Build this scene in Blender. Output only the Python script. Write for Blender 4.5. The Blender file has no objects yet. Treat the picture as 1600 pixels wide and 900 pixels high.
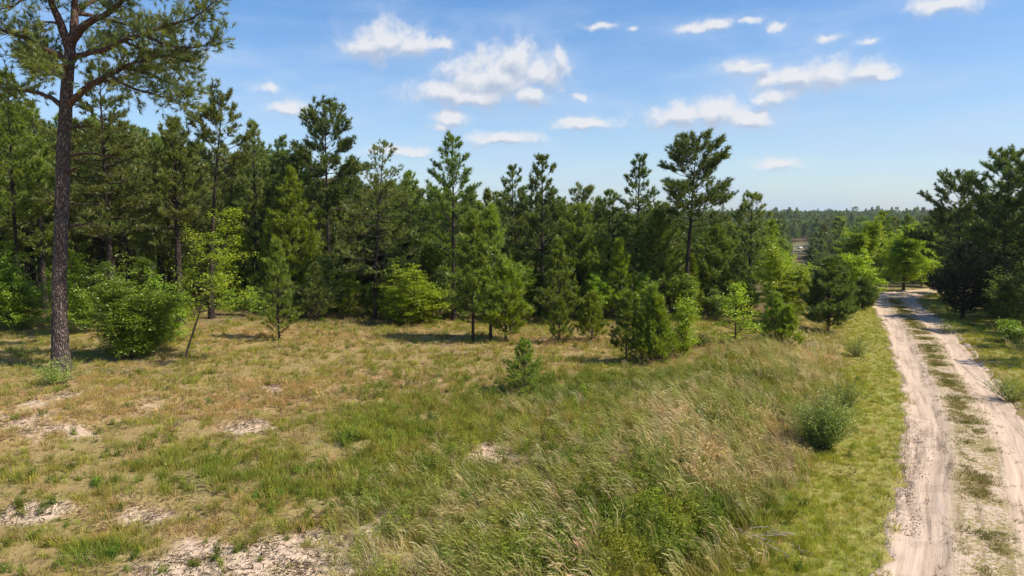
import bpy, math, time
import numpy as np
from math import radians as R
T0 = time.time()
S = bpy.context.scene
C = S.collection

# ------------------------------------------------------------------ camera
F = 1067.0; HOR = 345.0; CAMH = 5.0
TH = math.atan((450 - HOR) / F)
cam = bpy.data.objects.new('camera', bpy.data.cameras.new('camera')); C.objects.link(cam)
cam.location = (0, 0, CAMH); cam.rotation_euler = (R(90) - TH, 0, 0)
cam.data.sensor_width = 36; cam.data.lens = 36 * F / 1600
cam.data.clip_end = 9000; S.camera = cam
S.render.resolution_x, S.render.resolution_y = 1024, 576
S.view_settings.view_transform = 'Standard'; S.view_settings.look = 'None'
S.view_settings.exposure = 0.40; S.view_settings.gamma = 1
S.cycles.max_bounces = 6; S.cycles.transparent_max_bounces = 4

# ------------------------------------------------------------------ light and sky
SUN_EL, SUN_AZ = 50.0, 108.0            # azimuth measured from the view direction towards the right
SUN_DIR = (math.cos(R(SUN_EL)) * math.sin(R(SUN_AZ)), math.cos(R(SUN_EL)) * math.cos(R(SUN_AZ)), math.sin(R(SUN_EL)))
sl = bpy.data.lights.new('sun', 'SUN'); sl.energy = 4.8; sl.angle = R(0.53); sl.color = (1, .93, .80)
so = bpy.data.objects.new('sun', sl); C.objects.link(so)
from mathutils import Vector
so.rotation_euler = Vector(SUN_DIR).to_track_quat('Z', 'Y').to_euler(); so.location = (60, 0, 60)

W = bpy.data.worlds.new('World'); S.world = W; W.use_nodes = True
nt = W.node_tree; nt.nodes.clear()
def N(tree, typ, **kw):
    n = tree.nodes.new(typ)
    for k, v in kw.items():
        if k.startswith('i_'):
            key = k[2:]; key = int(key) if key.isdigit() else key
            n.inputs[key].default_value = v
        else: setattr(n, k, v)
    return n
def L(tree, a, b): tree.links.new(a, b)
def M(tree, op, a, b=None, c=None, clamp=False):
    n = tree.nodes.new('ShaderNodeMath'); n.operation = op; n.use_clamp = clamp
    for i, v in enumerate((a, b, c)):
        if v is None: continue
        if hasattr(v, 'links'): tree.links.new(v, n.inputs[i])
        else: n.inputs[i].default_value = v
    return n.outputs[0]
def mixc(tree, fac, a, b, blend='MIX'):
    n = tree.nodes.new('ShaderNodeMix'); n.data_type = 'RGBA'; n.blend_type = blend
    for s, v in ((n.inputs[0], fac), (n.inputs[6], a), (n.inputs[7], b)):
        if hasattr(v, 'links'): tree.links.new(v, s)
        else: s.default_value = v if not isinstance(v, tuple) or len(v) == 4 else (*v, 1)
    return n.outputs[2]
def sstep(tree, v, a, b):
    n = tree.nodes.new('ShaderNodeMapRange'); n.interpolation_type = 'SMOOTHSTEP'
    tree.links.new(v, n.inputs[0]); n.inputs[1].default_value = a; n.inputs[2].default_value = b
    return n.outputs[0]

def ray(px, py):
    cx = (px - 800) / F; cy = (450 - py) / F
    return np.array([cx, math.cos(TH) + cy * math.sin(TH), -math.sin(TH) + cy * math.cos(TH)])

sky = N(nt, 'ShaderNodeTexSky', sky_type='NISHITA', sun_disc=False, sun_elevation=R(SUN_EL), sun_rotation=R(SUN_AZ))
sky.air_density = 1.0; sky.dust_density = 0.9; sky.ozone_density = 2.2; sky.altitude = 0
tc = N(nt, 'ShaderNodeTexCoord')
sx = N(nt, 'ShaderNodeSeparateXYZ'); L(nt, tc.outputs['Generated'], sx.inputs[0])
uu = M(nt, 'ARCTAN2', sx.outputs[0], sx.outputs[1]); vv = M(nt, 'ARCSINE', sx.outputs[2])
cmb = N(nt, 'ShaderNodeCombineXYZ'); L(nt, uu, cmb.inputs[0]); L(nt, vv, cmb.inputs[1])
P = cmb.outputs[0]
def pix_uv(px, py):
    d = ray(px, py); d = d / np.linalg.norm(d)
    return math.atan2(d[0], d[1]), math.asin(d[2])
# cumulus puffs: centre x, y and half width, half height in the photograph's pixels
puffs = [(608,66,60,30),(575,72,44,18),(640,74,42,20),(690,70,24,10),
         (765,122,84,44),(800,98,46,38),(845,112,44,32),(874,94,14,24),(700,146,60,22),(830,148,34,18),(745,150,80,18),
         (705,182,30,17),(690,195,20,10),(418,135,22,9),(450,169,32,12),
         (1060,182,52,20),(1120,178,52,22),(1165,186,40,14),(1212,152,38,18),(1185,158,20,10),
         (1240,122,50,18),(1300,116,60,22),(1345,112,34,18),(1380,116,22,9),
         (1160,105,30,14),(1190,101,14,7),(1115,38,28,9),(1080,45,28,7),(1170,34,22,5),(1216,40,18,8),(1295,58,20,6),(1355,68,18,5),
         (1475,8,44,13),(1440,12,18,6),(905,150,14,6),(940,39,26,5),(920,192,50,10),(790,215,60,12),(620,235,50,9),(1210,256,40,9),(990,44,10,4)]
def puff_field(pvec, lift=0.0):
    f = None
    for (cx, cy, rx, ry) in puffs:
        u, v = pix_uv(cx, cy)
        s1 = N(nt, 'ShaderNodeVectorMath', operation='SUBTRACT'); L(nt, pvec, s1.inputs[0]); s1.inputs[1].default_value = (u, v + lift, 0)
        s2 = N(nt, 'ShaderNodeVectorMath', operation='MULTIPLY'); L(nt, s1.outputs[0], s2.inputs[0]); s2.inputs[1].default_value = (F / rx, F / ry, 0)
        s3 = N(nt, 'ShaderNodeVectorMath', operation='LENGTH'); L(nt, s2.outputs[0], s3.inputs[0])
        g = M(nt, 'SUBTRACT', 1.0 if rx > 31 else .62 + .012 * rx, s3.outputs['Value'])
        f = g if f is None else M(nt, 'MAXIMUM', f, g)
    return f
wn = N(nt, 'ShaderNodeTexNoise', i_Scale=22.0, i_Detail=7.0, i_Roughness=0.62); L(nt, P, wn.inputs['Vector'])
wv = N(nt, 'ShaderNodeVectorMath', operation='MULTIPLY_ADD'); L(nt, wn.outputs['Color'], wv.inputs[0])
wv.inputs[1].default_value = (.036, .026, 0); wv.inputs[2].default_value = (-.018, -.013, 0)
wp = N(nt, 'ShaderNodeVectorMath', operation='ADD'); L(nt, P, wp.inputs[0]); L(nt, wv.outputs[0], wp.inputs[1])
fld = puff_field(wp.outputs[0])
n2 = N(nt, 'ShaderNodeTexNoise', i_Scale=34.0, i_Detail=9.0, i_Roughness=0.60); L(nt, wp.outputs[0], n2.inputs['Vector'])
dn = M(nt, 'ADD', fld, M(nt, 'MULTIPLY', M(nt, 'SUBTRACT', n2.outputs['Fac'], 0.44), 2.1))
dens = M(nt, 'ADD', M(nt, 'MULTIPLY', sstep(nt, dn, -0.10, 0.78), .84), M(nt, 'MULTIPLY', sstep(nt, dn, -.80, .30), .16))
# self shading of the cloud: compare the noise with itself a little way towards the sun
off = N(nt, 'ShaderNodeVectorMath', operation='ADD'); L(nt, wp.outputs[0], off.inputs[0]); off.inputs[1].default_value = (.006, .012, 0)
n3 = N(nt, 'ShaderNodeTexNoise', i_Scale=34.0, i_Detail=5.0, i_Roughness=0.5); L(nt, off.outputs[0], n3.inputs['Vector'])
fl2 = puff_field(wp.outputs[0], -.012)
lit = M(nt, 'ADD', M(nt, 'MULTIPLY', M(nt, 'SUBTRACT', n2.outputs['Fac'], n3.outputs['Fac']), 1.6), M(nt, 'MULTIPLY_ADD', M(nt, 'SUBTRACT', fld, fl2), 1.5, .58), clamp=True)
ccol = mixc(nt, lit, (.46, .53, .66), (.82, .82, .84))
# thin high veil, everywhere in the sky, denser low down
st = N(nt, 'ShaderNodeVectorMath', operation='MULTIPLY'); L(nt, P, st.inputs[0]); st.inputs[1].default_value = (3.0, 13.0, 1)
n4 = N(nt, 'ShaderNodeTexNoise', i_Scale=1.3, i_Detail=7.0, i_Roughness=0.6, i_Distortion=.3); L(nt, st.outputs[0], n4.inputs['Vector'])
low = sstep(nt, vv, .62, -0.02)
veil = M(nt, 'ADD', M(nt, 'MULTIPLY', sstep(nt, n4.outputs['Fac'], .38, .78), M(nt, 'MULTIPLY_ADD', low, .50, .10)), M(nt, 'MULTIPLY', M(nt, 'POWER', low, 2.0), .42), clamp=True)
b1 = N(nt, 'ShaderNodeBackground', i_Strength=0.130)
hs = N(nt, 'ShaderNodeHueSaturation'); hs.inputs['Saturation'].default_value = 1.36; hs.inputs['Hue'].default_value = .505; L(nt, sky.outputs[0], hs.inputs['Color'])
L(nt, hs.outputs[0], b1.inputs[0])
bv = N(nt, 'ShaderNodeBackground', i_Strength=1.0); bv.inputs[0].default_value = (.42, .53, .70, 1)
bc = N(nt, 'ShaderNodeBackground', i_Strength=0.80); L(nt, ccol, bc.inputs[0])
ms = N(nt, 'ShaderNodeMixShader'); L(nt, veil, ms.inputs[0]); L(nt, b1.outputs[0], ms.inputs[1]); L(nt, bv.outputs[0], ms.inputs[2])
ms2 = N(nt, 'ShaderNodeMixShader'); L(nt, M(nt, 'MULTIPLY', dens, .9), ms2.inputs[0]); L(nt, ms.outputs[0], ms2.inputs[1]); L(nt, bc.outputs[0], ms2.inputs[2])
wo = N(nt, 'ShaderNodeOutputWorld'); L(nt, ms2.outputs[0], wo.inputs[0])
W.cycles.sampling_method = 'MANUAL'; W.cycles.sample_map_resolution = 512

# ------------------------------------------------------------------ numeric helpers
def _hash(ix, iy, seed):
    h = (ix.astype(np.int64) * 374761393 + iy.astype(np.int64) * 668265263 + seed * 1442695041) & 0xffffffff
    h = ((h ^ (h >> 13)) * 1274126177) & 0xffffffff
    return ((h ^ (h >> 16)) & 0xffff) / 65535.0
def vnoise(x, y, sc, seed=0):
    x = np.asarray(x, float) / sc; y = np.asarray(y, float) / sc
    ix = np.floor(x); iy = np.floor(y); fx = x - ix; fy = y - iy
    fx = fx * fx * (3 - 2 * fx); fy = fy * fy * (3 - 2 * fy)
    a = _hash(ix, iy, seed); b = _hash(ix + 1, iy, seed); c = _hash(ix, iy + 1, seed); d = _hash(ix + 1, iy + 1, seed)
    return (a * (1 - fx) + b * fx) * (1 - fy) + (c * (1 - fx) + d * fx) * fy
def fbm(x, y, sc, seed=0, o=4):
    t = 0; a = 1; s = 0
    for i in range(o):
        t = t + a * vnoise(x, y, sc / 2 ** i, seed + i * 17); s += a; a *= .55
    return t / s
def sm(v, a, b):
    t = np.clip((v - a) / (b - a), 0, 1); return t * t * (3 - 2 * t)
def nrm(v): return v / np.maximum(np.linalg.norm(v, axis=-1, keepdims=True), 1e-9)

def gp(px, py):                                   # the place on level ground seen at a pixel
    d = ray(px, py); t = CAMH / -d[2]; return np.array([d[0] * t, d[1] * t])
def atD(px, py, D):                               # the point seen at a pixel at distance D ahead
    d = ray(px, py); t = D / d[1]; return np.array([d[0] * t, D, CAMH + d[2] * t])

# road centre line (between the wheel tracks)
RD = np.array([(-5, -9), (-1.9, -4.5), (1.05, 0), (4.1, 5.2), (6.85, 9.6), (8.2, 11.75), (10.2, 15.0), (13.35, 20.9), (15.9, 26), (18.05, 30.3), (19.95, 34.4), (22.6, 40.3),
               (24.6, 44.2), (27.0, 47.0), (30.5, 49.0), (36, 50.4), (46, 52), (60, 54), (80, 58)], float)
def spline(P, n):
    P = np.vstack([2 * P[0] - P[1], P, 2 * P[-1] - P[-2]]); out = []
    for i in range(1, len(P) - 2):
        t = np.linspace(0, 1, n, endpoint=False)[:, None]
        p0, p1, p2, p3 = P[i - 1], P[i], P[i + 1], P[i + 2]
        out.append(.5 * ((2 * p1) + (-p0 + p2) * t + (2 * p0 - 5 * p1 + 4 * p2 - p3) * t ** 2 + (-p0 + 3 * p1 - 3 * p2 + p3) * t ** 3))
    return np.vstack(out + [P[-2][None]])
RD[:, 0] += np.interp(RD[:, 1], [-9, 9, 15, 40, 47], [.15, .18, .26, .34, .2])
RC = spline(RD, 12)
def road_dist(x, y):                              # signed distance from the centre line (+ right)
    x = np.atleast_1d(np.asarray(x, float)); y = np.atleast_1d(np.asarray(y, float))
    best = np.full(x.shape, 1e9); sgn = np.zeros(x.shape)
    m = (y > -14) & (y < 66) & (x > -12) & (x < 90)
    xs, ys = x[m], y[m]; b = np.full(xs.shape, 1e9); s = np.ones(xs.shape)
    for i in range(len(RC) - 1):
        a = RC[i]; d = RC[i + 1] - a; l2 = d @ d
        t = np.clip(((xs - a[0]) * d[0] + (ys - a[1]) * d[1]) / l2, 0, 1)
        ex = xs - a[0] - t * d[0]; ey = ys - a[1] - t * d[1]; q = np.hypot(ex, ey)
        k = q < b; b[k] = q[k]; s[k] = np.sign(ex[k] * d[1] - ey[k] * d[0])
    best[m] = b; sgn[m] = s
    return best * np.where(sgn == 0, 1, sgn)
MY = [-4000, 50, 60, 80, 130, 230, 330, 450, 650, 1000, 4500]; MZ = [0, 0, -.4, -3, -9, -9.3, -6.5, -2.5, 4.5, 8, 10]
def macro(x, y):
    y = np.asarray(y, float)
    return (np.interp(y - 4, MY, MZ) + np.interp(y, MY, MZ) + np.interp(y + 4, MY, MZ)) / 3
def gz(x, y, rd=None):
    x = np.atleast_1d(np.asarray(x, float)); y = np.atleast_1d(np.asarray(y, float))
    if rd is None: rd = road_dist(x, y)
    w = sm(np.abs(rd), 1.4, 3.0)
    z = macro(x, y) + w * ((fbm(x, y, 6.0, 3, 3) - .5) * .34 + (fbm(x, y, .9, 9, 3) - .5) * .10)
    z = z + .52 * np.exp(-((rd + 6.0) / 2.0) ** 2) * sm(y, 6, 10) * sm(-y, -32, -24) * sm(x, -1, 3) + .22 * sm(-x, 3, 13) * sm(y, 20, 33)
    # shallow ditch left of the verge, low bank beyond it
    z = z - .22 * np.exp(-((rd + 3.9) / .7) ** 2) * sm(y, 4, 9) * sm(-y, -17, -13)
    return z
def gz1(x, y): return float(gz(x, y)[0])

# patches of the field: kind, photograph position and half sizes, strength
PT = {'sand': [(25,800,60,30,1.1),(330,880,200,34,1.05),(560,885,130,24,.8),(772,710,66,17,1.25),(120,680,110,22,.55),(55,650,100,30,.5),(605,800,55,24,.6),(470,835,110,16,.5),(380,665,90,12,.4),(560,620,90,10,.35),(1165,790,50,34,.45),(1215,850,40,30,.4),(220,800,60,14,.45),(430,612,120,9,.4),(650,600,60,8,.3)],
      'straw': [(350,620,260,34,.8),(100,650,160,55,.8),(900,752,90,20,.9),(950,695,80,20,.7),(1325,738,52,20,1.3),(590,600,160,24,.6),(900,532,110,8,1.),(1270,560,110,14,.7),(500,530,220,14,.6),(1240,600,90,26,.6),(400,560,160,20,.3),(170,800,120,40,.3),(1100,560,120,12,.3)],
      'green': [(350,745,240,40,.7),(650,740,130,46,.8),(660,670,170,30,.7),(980,612,210,24,.7),(1000,830,230,66,1.2),(150,850,64,26,1.),(250,720,110,22,.5),(760,640,220,34,.5),(545,670,40,18,1.),(150,600,120,20,.3),(1150,640,180,40,.5)],
      'tall': [(740,835,190,90,.8),(1160,690,260,110,.8),(1290,600,110,60,.8),(1000,750,300,70,.6),(900,670,220,60,.35),(820,760,210,70,.55),(1240,740,110,80,.8),(1540,552,60,26,.8),(1590,610,50,40,.9),(1600,560,80,30,.8),(1520,520,50,14,.7)],
      'weed': [(1000,835,190,62,1.),(830,890,120,40,.9),(1120,880,110,40,.7),(960,780,120,36,.4)]}
def field(kind, x, y):
    v = np.zeros(np.shape(x))
    for (px, py, rx, ry, s) in PT[kind]:
        c = gp(px, py); D = c[1]; a = rx * D / F; b = ry * D * D / (CAMH * F)
        q = ((x - c[0]) / a) ** 2 + ((y - c[1]) / b) ** 2
        v = np.maximum(v, s * np.exp(-q * .8))
    return v
def soils(x, y, rd=None):
    """sand, straw, green, verge, wood floor: how much of each covers the ground here"""
    if rd is None: rd = road_dist(x, y)
    n1 = fbm(x, y, 2.2, 21, 4) - .5; n2 = fbm(x, y, .8, 33, 3) - .5; n3 = fbm(x, y, 5., 45, 3) - .5
    sand = sm(field('sand', x, y) + n1 * 1.0 + n2 * .9, .38, .62)
    straw = sm(field('straw', x, y) + n1 * .9 - n3 * .6 + n2 * .5, .22, .75)
    green = sm(field('green', x, y) + n3 * .9 + n2 * .8 + .12, .15, .7)
    verge = sm(-rd, 3.4, 2.6) * sm(-rd, 1.0, 1.6) + sm(rd, 1.4, 2.2) * sm(rd, 5.0, 3.6) * .8
    verge = np.clip(verge * sm(np.asarray(y), 46, 40), 0, 1)
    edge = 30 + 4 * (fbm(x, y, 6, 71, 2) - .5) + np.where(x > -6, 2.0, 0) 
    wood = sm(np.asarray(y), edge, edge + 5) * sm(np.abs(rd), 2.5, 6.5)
    return sand * (1 - verge), straw, green, verge, wood
def soil_color(x, y, rd=None):
    sand, straw, green, verge, wood = soils(x, y, rd)
    def mx(a, b, t): return a * (1 - t[..., None]) + np.array(b) * t[..., None]
    c = np.ones(np.shape(x) + (3,)) * np.array((.30, .22, .085))
    c = mx(c, (.19, .19, .05), green * .7)
    c = mx(c, (.46, .30, .14), straw * .85)
    c = mx(c, (.64, .48, .33), sand)
    c = mx(c, (.27, .26, .055), verge * .8)
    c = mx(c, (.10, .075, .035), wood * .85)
    return c

# ------------------------------------------------------------------ mesh helpers
def make_mesh(name, V, faces, mat, tone=None, smooth=False, uv=None):
    """faces: list of integer arrays (n,k)"""
    me = bpy.data.meshes.new(name); V = np.asarray(V, np.float32)
    me.vertices.add(len(V)); me.vertices.foreach_set('co', V.ravel())
    faces = [np.asarray(f, np.int32) for f in faces if len(f)]
    tot = sum(f.size for f in faces); npol = sum(len(f) for f in faces)
    me.loops.add(tot); me.polygons.add(npol)
    me.loops.foreach_set('vertex_index', np.concatenate([f.ravel() for f in faces]))
    ks = np.concatenate([np.full(len(f), f.shape[1]) for f in faces]); st = np.concatenate([[0], np.cumsum(ks)[:-1]])
    me.polygons.foreach_set('loop_start', st.astype(np.int32))
    me.polygons.foreach_set('use_smooth', np.full(npol, smooth))
    if tone is not None:
        a = me.attributes.new('tone', 'FLOAT', 'POINT'); a.data.foreach_set('value', np.asarray(tone, np.float32))
    if mat: me.materials.append(mat)
    me.update(calc_edges=True)
    return me
def link(name, me, parent=None, **props):
    o = bpy.data.objects.new(name, me); C.objects.link(o); o.parent = parent
    for k, v in props.items():
        if v is not None: o[k] = v
    return o

class Tubes:
    def __init__(s): s.V = []; s.Q = []; s.n = 0
    def path(s, P, r, k=6, cap=True):
        P = np.asarray(P, float); r = np.broadcast_to(np.asarray(r, float), (len(P),))
        T = nrm(np.gradient(P, axis=0)); ref = np.array([0, 0, 1.]) if abs(T[0, 2]) < .8 else np.array([1., 0, 0])
        A = nrm(np.cross(T, ref)); B = np.cross(T, A)
        a = np.arange(k) * 2 * np.pi / k
        V = P[:, None] + r[:, None, None] * (np.cos(a)[None, :, None] * A[:, None] + np.sin(a)[None, :, None] * B[:, None])
        i = np.arange(len(P) - 1)[:, None] * k; j = np.arange(k)[None]; j2 = (j + 1) % k
        Q = np.stack([i + j, i + j2, i + k + j2, i + k + j], -1).reshape(-1, 4) + s.n
        s.V.append(V.reshape(-1, 3)); s.Q.append(Q); s.n += V.shape[0] * k
        if cap:                                     # close the tip with a last small ring quad strip collapsed to a point
            e = s.n - k; s.V.append(P[-1:] + T[-1:] * r[-1]); s.Q.append(np.stack([e + np.arange(k), e + (np.arange(k) + 1) % k, np.full(k, s.n), np.full(k, s.n)], -1)[:, :4]); s.n += 1
    def sticks(s, A, B, ra, rb):                    # many straight three sided twigs at once
        if len(A) == 0: return
        A = np.asarray(A, float); B = np.asarray(B, float); T = nrm(B - A)
        ref = np.where(np.abs(T[:, 2:3]) < .8, np.array([[0, 0, 1.]]), np.array([[1., 0, 0]]))
        X = nrm(np.cross(T, ref)); Y = np.cross(T, X)
        ang = np.arange(3) * 2 * np.pi / 3
        ring = np.cos(ang)[None, :, None] * X[:, None] + np.sin(ang)[None, :, None] * Y[:, None]
        ra = np.broadcast_to(ra, (len(A),)); rb = np.broadcast_to(rb, (len(A),))
        V = np.concatenate([A[:, None] + ring * ra[:, None, None], B[:, None] + ring * rb[:, None, None]], 1)
        i = np.arange(len(A))[:, None] * 6 + s.n
        Q = np.stack([np.concatenate([i + a, i + b, i + 3 + b, i + 3 + a], 1) for a, b in ((0, 1), (1, 2), (2, 0))], 1).reshape(-1, 4)
        s.V.append(V.reshape(-1, 3)); s.Q.append(Q); s.n += len(A) * 6
    def mesh(s, name, mat, smooth=True):
        if not s.V: return None
        Q = np.concatenate(s.Q); V = np.concatenate(s.V)
        deg = Q[:, 2] == Q[:, 3]
        return make_mesh(name, V, [Q[~deg], Q[deg][:, :3]], mat, smooth=smooth)

def needles(rng, P, D, K, ln, w, spread, back=.5):
    """tufts of needles: positions P, directions D -> V, F, tone (per vertex)"""
    n = len(P); D = nrm(D)
    d = D[:, None] + rng.normal(0, spread, (n, K, 3)); d = nrm(d)
    l = ln * rng.uniform(.65, 1.15, (n, K, 1))
    base = P[:, None] - D[:, None] * (rng.uniform(-.15, 1, (n, K, 1)) * ln * back)
    side = nrm(np.cross(d, rng.normal(0, 1, (n, K, 3)))) * (w * .5)
    tip = base + d * l
    mid = base + d * l * .0
    V = np.stack([mid - side, mid + side, tip], 2).reshape(-1, 3)
    Fc = np.arange(n * K * 3).reshape(-1, 3)
    t = np.repeat(rng.uniform(0, 1, n), K * 3) * .75 + np.repeat(rng.uniform(0, 1, n * K), 3) * .25
    return V, Fc, t
def leaves(rng, P, K, rad, size, flat=.45, aspect=.62, tilt=.45):
    """clusters of leaves round points P; each leaf a kite folded along its rib"""
    n = len(P)
    off = rng.normal(0, 1, (n, K, 3)) * np.array([rad, rad, rad * flat]) * .6
    c = P[:, None] + off
    nn = nrm(np.array([0, 0, 1.]) + rng.normal(0, tilt, (n, K, 3)))
    a = nrm(np.cross(nn, rng.normal(0, 1, (n, K, 3)))); b = np.cross(nn, a)
    s = size * rng.uniform(.6, 1.2, (n, K, 1))
    p0 = c - a * s * .5; p2 = c + a * s * .5; p1 = c + b * s * aspect * .5 + nn * s * .08; p3 = c - b * s * aspect * .5 + nn * s * .08
    V = np.stack([p0, p1, p2, p3], 2).reshape(-1, 3)
    i = np.arange(n * K)[:, None] * 4
    Fc = np.concatenate([i + np.array([[0, 1, 2]]), i + np.array([[0, 2, 3]])])
    t = np.repeat(rng.uniform(0, 1, n), K * 4) * .6 + np.repeat(rng.uniform(0, 1, n * K), 4) * .4
    return V, Fc, t

# ------------------------------------------------------------------ materials
def newmat(name):
    m = bpy.data.materials.new(name); m.use_nodes = True; t = m.node_tree; t.nodes.clear()
    return m, t, N(t, 'ShaderNodeOutputMaterial')
def foliage_mat(name, dark, light, trans, tcol, gloss=.035, objvar=.25, patchy=0.0):
    m, t, o = newmat(name)
    at = N(t, 'ShaderNodeAttribute', attribute_name='tone')
    oi = N(t, 'ShaderNodeObjectInfo')
    c = mixc(t, at.outputs['Fac'], dark, light)
    h = N(t, 'ShaderNodeHueSaturation')
    L(t, M(t, 'MULTIPLY_ADD', oi.outputs['Random'], .016, .484), h.inputs['Hue'])
    L(t, M(t, 'MULTIPLY_ADD', oi.outputs['Random'], objvar * 2, 1 - objvar), h.inputs['Value'])
    L(t, c, h.inputs['Color'])
    d = N(t, 'ShaderNodeBsdfDiffuse'); L(t, h.outputs[0], d.inputs[0])
    tr = N(t, 'ShaderNodeBsdfTranslucent')
    L(t, mixc(t, 1.0, h.outputs[0], tcol, 'MULTIPLY'), tr.inputs[0])
    a = N(t, 'ShaderNodeMixShader', i_0=trans); L(t, d.outputs[0], a.inputs[1]); L(t, tr.outputs[0], a.inputs[2])
    g = N(t, 'ShaderNodeBsdfGlossy', i_Roughness=.42); g.inputs[0].default_value = (.8, .85, .8, 1)
    b = N(t, 'ShaderNodeMixShader', i_0=gloss); L(t, a.outputs[0], b.inputs[1]); L(t, g.outputs[0], b.inputs[2])
    L(t, b.outputs[0], o.inputs[0]); return m
def bark_mat(name, c1, c2, scale=9., bump=.6):
    m, t, o = newmat(name)
    tcd = N(t, 'ShaderNodeTexCoord'); mp = N(t, 'ShaderNodeMapping'); mp.inputs['Scale'].default_value = (1, 1, .38)
    L(t, tcd.outputs['Object'], mp.inputs[0])
    n0 = N(t, 'ShaderNodeTexNoise', i_Scale=4., i_Detail=4.); L(t, mp.outputs[0], n0.inputs[0])
    wv = N(t, 'ShaderNodeVectorMath', operation='MULTIPLY_ADD'); L(t, n0.outputs['Color'], wv.inputs[0]); wv.inputs[1].default_value = (.12,) * 3; L(t, mp.outputs[0], wv.inputs[2])
    vo = N(t, 'ShaderNodeTexVoronoi', i_Scale=scale, feature='DISTANCE_TO_EDGE'); L(t, wv.outputs[0], vo.inputs['Vector'])
    v2 = N(t, 'ShaderNodeTexVoronoi', i_Scale=scale); L(t, wv.outputs[0], v2.inputs['Vector'])
    n1 = N(t, 'ShaderNodeTexNoise', i_Scale=30., i_Detail=5.); L(t, mp.outputs[0], n1.inputs[0])
    pl = sstep(t, vo.outputs[0], -0.04, .30)
    sc = N(t, 'ShaderNodeSeparateColor'); L(t, v2.outputs['Color'], sc.inputs[0])
    f = M(t, 'ADD', M(t, 'MULTIPLY', pl, M(t, 'MULTIPLY_ADD', sc.outputs[0], .5, .4)), M(t, 'MULTIPLY', M(t, 'SUBTRACT', n1.outputs[0], .5), 1.5), clamp=True)
    c = mixc(t, f, c1, c2)
    p = N(t, 'ShaderNodeBsdfPrincipled', i_Roughness=.9); p.inputs['Specular IOR Level'].default_value = .15; L(t, c, p.inputs['Base Color'])
    bp = N(t, 'ShaderNodeBump', i_Strength=bump, i_Distance=.04); L(t, M(t, 'ADD', pl, M(t, 'MULTIPLY', n1.outputs[0], .5)), bp.inputs['Height']); L(t, bp.outputs[0], p.inputs['Normal'])
    L(t, p.outputs[0], o.inputs[0]); return m
def plain_mat(name, col, rough=.9, var=.3, scale=14.):
    m, t, o = newmat(name)
    tcd = N(t, 'ShaderNodeTexCoord'); n = N(t, 'ShaderNodeTexNoise', i_Scale=scale, i_Detail=5.); L(t, tcd.outputs['Object'], n.inputs[0])
    c = mixc(t, n.outputs[0], tuple(v * (1 - var) for v in col), tuple(min(1, v * (1 + var)) for v in col))
    p = N(t, 'ShaderNodeBsdfPrincipled', i_Roughness=rough); p.inputs['Specular IOR Level'].default_value = .2
    L(t, c, p.inputs['Base Color'])
    bp = N(t, 'ShaderNodeBump', i_Strength=.4, i_Distance=.02); L(t, n.outputs[0], bp.inputs['Height']); L(t, bp.outputs[0], p.inputs['Normal'])
    L(t, p.outputs[0], o.inputs[0]); return m
def tuft_mat(name, trans=.3, var=.35, tmul=(1.15, 1.15, .6)):
    """blades take the colour carried by their own tuft ('col'), with a tone per blade"""
    m, t, o = newmat(name)
    at = N(t, 'ShaderNodeAttribute', attribute_name='col', attribute_type='INSTANCER')
    tn = N(t, 'ShaderNodeAttribute', attribute_name='tone')
    h = N(t, 'ShaderNodeHueSaturation'); L(t, at.outputs['Color'], h.inputs['Color'])
    L(t, M(t, 'MULTIPLY_ADD', tn.outputs['Fac'], var * 2, 1 - var), h.inputs['Value'])
    L(t, M(t, 'MULTIPLY_ADD', tn.outputs['Fac'], -.03, .515), h.inputs['Hue'])
    d = N(t, 'ShaderNodeBsdfDiffuse'); L(t, h.outputs[0], d.inputs[0])
    tr = N(t, 'ShaderNodeBsdfTranslucent'); L(t, mixc(t, 1.0, h.outputs[0], tmul, 'MULTIPLY'), tr.inputs[0])
    a = N(t, 'ShaderNodeMixShader', i_0=trans); L(t, d.outputs[0], a.inputs[1]); L(t, tr.outputs[0], a.inputs[2])
    L(t, a.outputs[0], o.inputs[0]); return m

MT = {}
MT['needle_dark'] = foliage_mat('pine_needles_dark', (.070, .115, .026), (.200, .260, .052), .40, (1.4, 1.5, .6))
MT['needle_mid'] = foliage_mat('pine_needles_green', (.105, .165, .024), (.280, .345, .050), .42, (1.4, 1.5, .6))
MT['needle_olive'] = foliage_mat('pine_needles_olive', (.090, .128, .028), (.250, .285, .065), .38, (1.4, 1.4, .6))
MT['needle_bright'] = foliage_mat('pine_needles_bright', (.130, .190, .014), (.310, .370, .030), .36, (1.4, 1.5, .5))
MT['leaf_bright'] = foliage_mat('leaves_bright', (.16, .27, .012), (.40, .50, .030), .42, (1.5, 1.45, .45), .04)
MT['leaf_mid'] = foliage_mat('leaves_green', (.11, .205, .015), (.31, .43, .030), .42, (1.4, 1.45, .5), .05)
MT['leaf_dark'] = foliage_mat('leaves_dark', (.085, .140, .025), (.235, .30, .060), .34, (1.4, 1.4, .5), .03)
MT['leaf_sage'] = foliage_mat('leaves_grey_green', (.14, .21, .04), (.36, .43, .09), .34, (1.3, 1.35, .6), .03)
MT['cedar'] = foliage_mat('cedar_scales', (.016, .030, .012), (.050, .075, .020), .18, (1.3, 1.3, .6))
MT['bark_big'] = bark_mat('pine_bark_grey', (.045, .034, .030), (.25, .185, .155), 14., .9)
MT['bark_red'] = bark_mat('pine_bark_reddish', (.05, .028, .020), (.22, .13, .095), 14., .6)
MT['bark'] = bark_mat('pine_bark_dark', (.020, .015, .013), (.10, .075, .060), 12., .6)
MT['bark_thin'] = plain_mat('sapling_bark', (.085, .065, .048), .9, .4, 18)
MT['dead'] = plain_mat('bleached_dead_wood', (.34, .28, .22), .9, .3, 20)
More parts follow.
